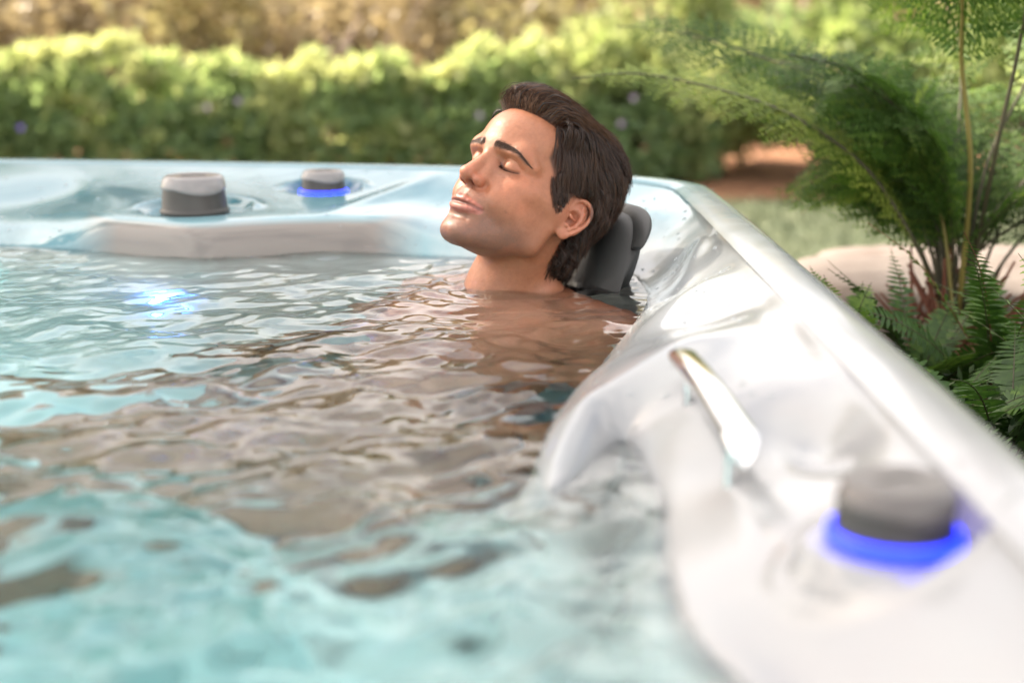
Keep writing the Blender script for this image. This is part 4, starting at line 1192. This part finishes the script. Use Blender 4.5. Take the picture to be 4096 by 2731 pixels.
# unseen tree added to shade the tub, trunk and crown out of frame
def added_shade_tree():
    r = np.random.default_rng(303); c = np.array([-7.6, 4.4, GZ]); root = empty("added_shade_tree", tuple(c))
    tag(root, "unseen tall spreading tree added left of the tub whose crown keeps the sun off the bather", "tree")
    n = 24000; k = 130
    ctr = np.array(sd) * 8.5 + np.array([-.70, 1.45, 0]) - c
    cen = r.normal(size=(k, 3)); cen /= np.linalg.norm(cen, axis=1)[:, None]; cen *= (r.random(k) ** .4)[:, None]
    cen = cen * [2.0, 1.9, .3] + ctr
    P, kk = clump_points(r, n, cen, r.uniform(.35, .5, k), .2); P = P[vnoise(P[:, 0] * 2, P[:, 1] * 2, P[:, 2] * 2, 304, 2) > .18]
    # a gap cut into the added crown puts some sun on the bather's face
    Q = P + c; t = (Q[:, 2] - .12) / sd[2]; hx, hy = Q[:, 0] - sd[0] * t, Q[:, 1] - sd[1] * t
    P = P[(np.hypot(hx + .05, hy - 1.79) > .36) | (r.random(len(P)) < .07)]
    V, q = leaves(P, .17, r, .1); o = mesh_obj("crown", V, q, m_dark, parent=root, smooth=False); attr(o, "shade", np.repeat(np.clip(r.normal(.6, .2, len(P)), 0, 1), 4))
    T = catmull([(0, 0, -.1), (.1, -.05, 1.6), (.25, -.15, 3.2), tuple(ctr * [.7, .7, .93])], 16)
    V, q = tubes([T], [np.linspace(.15, .07, 16)], 12); mesh_obj("trunk", V, q, m_pale, parent=root)
    paths = [catmull([T[9 + j % 6], (T[9 + j % 6] + cen[j]) / 2 + r.normal(0, .1, 3), cen[j]], 8) for j in range(24)]
    V, q = tubes(paths, [np.linspace(.045, .012, 8)] * 24, 6); mesh_obj("limbs", V, q, m_pale, parent=root)
added_shade_tree()
# ---------------------------------------------------------------- ferns
m_fern = leaf_mat("fern_green", (.020, .052, .010), (.075, .16, .024), (.28, .36, .07), .48, .62)
m_sword = leaf_mat("sword_fern_green", (.018, .052, .012), (.055, .130, .022), (.18, .30, .05), .36, .48)
m_stalk = mat("fern_stalk", (.20, .17, .045), .5)
m_darkstalk = mat("dark_fern_stalk", (.05, .045, .02), .6)
m_rust = mat("rusty_frond_base", (.16, .055, .030), .8)

def frond(path, plen, npin, lacy, r, m, stalk, w=.0035, bare=.25, shade=.5, parent=None, loc=(0, 0, 0), droop=.25, ang=68):
    """rachis with two ranks of leaflets; lacy fronds carry leaflets on their leaflets"""
    C_ = catmull(path, 60); t = np.gradient(C_, axis=0); L = np.linalg.norm(t, axis=1).sum(); t /= np.linalg.norm(t, axis=1)[:, None]
    side = np.cross(t, [0, 0, 1.]); side /= np.linalg.norm(side, axis=1)[:, None] + 1e-9
    # keep a steady side vector and twist it a little
    for k in range(1, 60):
        if side[k] @ side[k - 1] < 0: side[k] *= -1
    tw = r.normal(0, .35); nrm = np.cross(side, t); side = side * math.cos(tw) + nrm * math.sin(tw); nrm = np.cross(side, t)
    loc = np.array(loc); V, Fq = tubes([C_ - loc], [np.linspace(w, w * .25, 60)], 5)
    root = mesh_obj("frond", V, Fq, stalk, parent=parent)
    u = np.linspace(bare, .992, npin); prof = np.sin(np.clip((u - bare) / (1 - bare) * .9 + .12, 0, 1) * math.pi) ** .75
    VV, S_ = [], []
    for k, (uu, pf) in enumerate(zip(u, prof)):
        i = min(int(uu * 59), 58); f = uu * 59 - i; P0 = C_[i] * (1 - f) + C_[i + 1] * f
        for sg in (-1, 1):
            ln = plen * pf * r.uniform(.88, 1.08); a = math.radians(ang + r.normal(0, 4))
            d = side[i] * sg * math.sin(a) + t[i] * math.cos(a) + nrm[i] * r.normal(.03, .07); d /= np.linalg.norm(d)
            b = np.cross(nrm[i], d); b /= np.linalg.norm(b)
            if lacy:
                M = max(int(ln / .0085), 4); s = np.linspace(.05, 1, M); wv = (.18 * ln * (1 - s) ** .7 + .003)
                s = s + r.normal(0, .008, M); wv = wv * r.uniform(.7, 1.15, M)
                pt = P0 + d * ln * s[:, None] - np.array([0, 0, 1]) * (droop * ln * s ** 2)[:, None] * .5
                for e in (-1, 1):
                    tip = pt + b * (wv * e)[:, None] + d * (wv * .45)[:, None] + nrm[i] * (wv * r.normal(-.12, .28, M))[:, None]
                    h = d * (ln / M * .34); m0 = (pt + tip) / 2
                    VV.append(np.stack([pt, m0 - h, tip, m0 + h], 1).reshape(-1, 3))
                    S_.append(np.full(M * 4, np.clip(shade + r.normal(0, .12), 0, 1)))
            else:
                M = 5; s = np.linspace(0, 1, M); wv = .13 * ln * np.array([.75, 1.0, .85, .55, .04]) + .0004
                s = s + r.normal(0, .008, M); wv = wv * r.uniform(.7, 1.15, M)
                pt = P0 + d * ln * s[:, None] - np.array([0, 0, 1]) * (droop * ln * s ** 2)[:, None]
                A = pt + b * wv[:, None]; B = pt - b * wv[:, None]
                for j in range(M - 1):
                    VV.append(np.stack([A[j], A[j + 1], B[j + 1], B[j]])); S_.append(np.full(4, np.clip(shade + r.normal(0, .1), 0, 1)))
    VV = np.concatenate(VV) - loc; o = mesh_obj("leaflets", VV, np.arange(len(VV)).reshape(-1, 4), m, parent=root, smooth=False)
    attr(o, "shade", np.concatenate(S_)); return root

def big_fern():
    r = np.random.default_rng(14); base = np.array([.735, 2.32, -.16])
    root = empty("tall_fern", tuple(base)); tag(root, "tall lacy fern arching over the garden beside the tub, rusty at its base", "fern")
    def px(x, y, d): return np.array([(x - 512) / 1422. * d, d, CAM_H - (y - 10) / 1422. * d])
    b0 = base + [0, 0, .03]
    # the ones that can be told apart
    frond([b0 + [-.01, 0, 0], (.655, 2.30, -.01), (.575, 2.32, .105), (.46, 2.36, .185), (.345, 2.40, .225), (.21, 2.42, .25), (.10, 2.42, .243)], .105, 60, True, r, m_fern, m_darkstalk, .0045, .16, .95, root, base)
    frond([b0 + [.0, .02, 0], (.70, 2.5, .10), (.62, 2.6, .21), (.46, 2.70, .27), (.33, 2.75, .31), (.20, 2.78, .325)], .115, 50, True, r, m_fern, m_darkstalk, .004, .28, .35, root, base)
    frond([b0 + [.01, 0, .0], (.725, 2.25, .10), (.690, 2.22, .27), (.655, 2.15, .40), (.56, 2.05, .50), (.40, 1.98, .55)], .15, 36, True, r, m_fern, m_stalk, .0052, .42, .5, root, base)
    frond([b0 + [.02, 0, .0], (.76, 2.25, .12), (.775, 2.22, .30), (.76, 2.15, .45), (.66, 2.05, .56), (.5, 1.9, .60)], .15, 36, True, r, m_fern, m_darkstalk, .0045, .42, .3, root, base)
    frond([b0 + [.0, .0, .0], (.70, 2.4, .12), (.64, 2.38, .20), (.545, 2.34, .262), (.44, 2.30, .285)], .115, 36, True, r, m_fern, m_darkstalk, .004, .38, .25, root, base)
    for a in ([(.80, 2.40, .10), (.88, 2.42, .28), (.90, 2.40, .40), (.82, 2.34, .47), (.68, 2.28, .49)], [(.78, 2.5, .12), (.80, 2.6, .30), (.74, 2.62, .41), (.62, 2.6, .46), (.48, 2.56, .47)],
              [(.84, 2.30, .10), (.95, 2.30, .24), (1.02, 2.30, .34), (.98, 2.26, .41), (.88, 2.2, .43)], [(.86, 2.5, .10), (.98, 2.56, .26), (.98, 2.6, .40), (.86, 2.6, .50), (.70, 2.56, .52)]):
        frond([b0 + r.normal(0, .012, 3)] + a, .16, 42, True, r, m_fern, m_darkstalk, .0036, .30, r.uniform(.35, .7), root, base)
    for k in range(24):
        az = r.uniform(-.6, 4.0) if k < 22 else r.uniform(0, 6.28); ln = r.uniform(.55, .95); el = r.uniform(.75, 1.3)
        d = np.array([math.cos(az), math.sin(az) * .9, 0]); 
        if d[0] < -.2 and d[1] < .6: d[1] += .8
        if d[0] < -.45: d[0] *= .45
        p = [b0 + r.normal(0, .018, 3) * [1, 1, 0]]; e = el
        for j in range(5):
            p.append(p[-1] + (d * math.cos(e) + np.array([0, 0, math.sin(e)])) * ln / 5); e -= r.uniform(.22, .42)
        frond(p, r.uniform(.11, .16), 40, True, r, m_fern, m_darkstalk if r.random() < .8 else m_stalk, .0032, .20, r.uniform(.15, .55), root, base)
    # rusty crown of old stalks
    paths, rr = [], []
    for k in range(70):
        a = r.uniform(0, 6.28); e = r.uniform(.5, 1.3); ln = r.uniform(.07, .20); d = np.array([math.cos(a) * math.cos(e), math.sin(a) * math.cos(e), math.sin(e)])
        p0 = np.array([r.normal(0, .03), r.normal(0, .03), -.05]); paths.append(np.array([p0, p0 + d * ln * .5 + r.normal(0, .006, 3), p0 + d * ln])); rr.append(np.linspace(.006, .002, 3))
    V, q = tubes(paths, rr, 5); mesh_obj("rusty_crown", V, q, m_rust, parent=root)
big_fern()

def sword_fern(x, y, n, ln, label, seed, shade=.45, up=1.2, spread=1., rust=0):
    r = np.random.default_rng(seed); z = float(bed_z(np.array([[x]]), np.array([[y]]))[0, 0]); base = np.array([x, y, z])
    root = empty("sword_fern", tuple(base)); tag(root, label, "fern", "sword ferns in the planting bed")
    for k in range(n):
        az = 6.28 * k / n + r.normal(0, .3); e = up * r.uniform(.8, 1.1); L = ln * 1.35 * r.uniform(.75, 1.15)
        d = np.array([math.cos(az), math.sin(az), 0]) * spread; p = [base + r.normal(0, .008, 3) * [1, 1, 0]]
        for j in range(4):
            st = d * math.cos(e) + np.array([0, 0, math.sin(e)]); p.append(p[-1] + st * L / 4); e -= r.uniform(.12, .32)
        for q in p: q[0] = max(q[0], .345)
        frond(p, r.uniform(.028, .042), 30, False, r, m_sword, m_rust if rust and k % 3 == 0 else m_darkstalk, .0018, .10, r.uniform(shade - .15, shade + .25), root, base, .1, 74)
sword_fern(.485, 1.98, 5, .17, "small fern with upright bright tips rising just above the tub rim", 201, .75, 1.45, .5)
sword_fern(.60, 2.02, 7, .19, "small dark fern between the upright bright tips and the big fern's base", 202, .4, 1.3)
sword_fern(.70, 2.00, 9, .26, "grey green fern with long ladder fronds right below the rusty crown", 203, .45, 1.25, 1, 1)
sword_fern(.80, 1.85, 9, .24, "broad green fern right of the ladder fronds", 204, .5, 1.2)
sword_fern(.62, 1.70, 8, .22, "dark low fern halfway along the tub's outer rim", 205, .3, 1.05)
sword_fern(.70, 1.58, 9, .26, "bright green fern with upright saw edged fronds at the right edge of the picture", 206, .8, 1.4, .7)
sword_fern(.56, 1.42, 8, .20, "dark fern close to the rim near the lower right edge", 207, .3, 1.0)
sword_fern(.55, 1.75, 7, .17, "small dark fern tucked against the rim below the flat stone", 208, .3, 1.1)
def ground_cover():
    r = np.random.default_rng(61); n = 26000
    x = r.uniform(.36, 1.9, n); y = r.uniform(.9, 2.9, n); z = bed_z(x, y) + r.random(n) ** 1.5 * .10
    P = np.stack([x, y, z], 1); P = P[(vnoise(x * 9, y * 9, 0, 62, 2) > .30) & ~((y > 2.05) & (x < 1.15))]
    V, q = leaves(P, .019, r, .5); V[:, 0] = np.maximum(V[:, 0], .335)
    o = tag(mesh_obj("ground_cover", V, q, m_dark, smooth=False), "low dark leafy ground cover beneath the ferns", "ground cover", kind="stuff"); attr(o, "shade", np.repeat(np.clip(r.normal(.45, .25, len(P)), 0, 1), 4))
ground_cover()
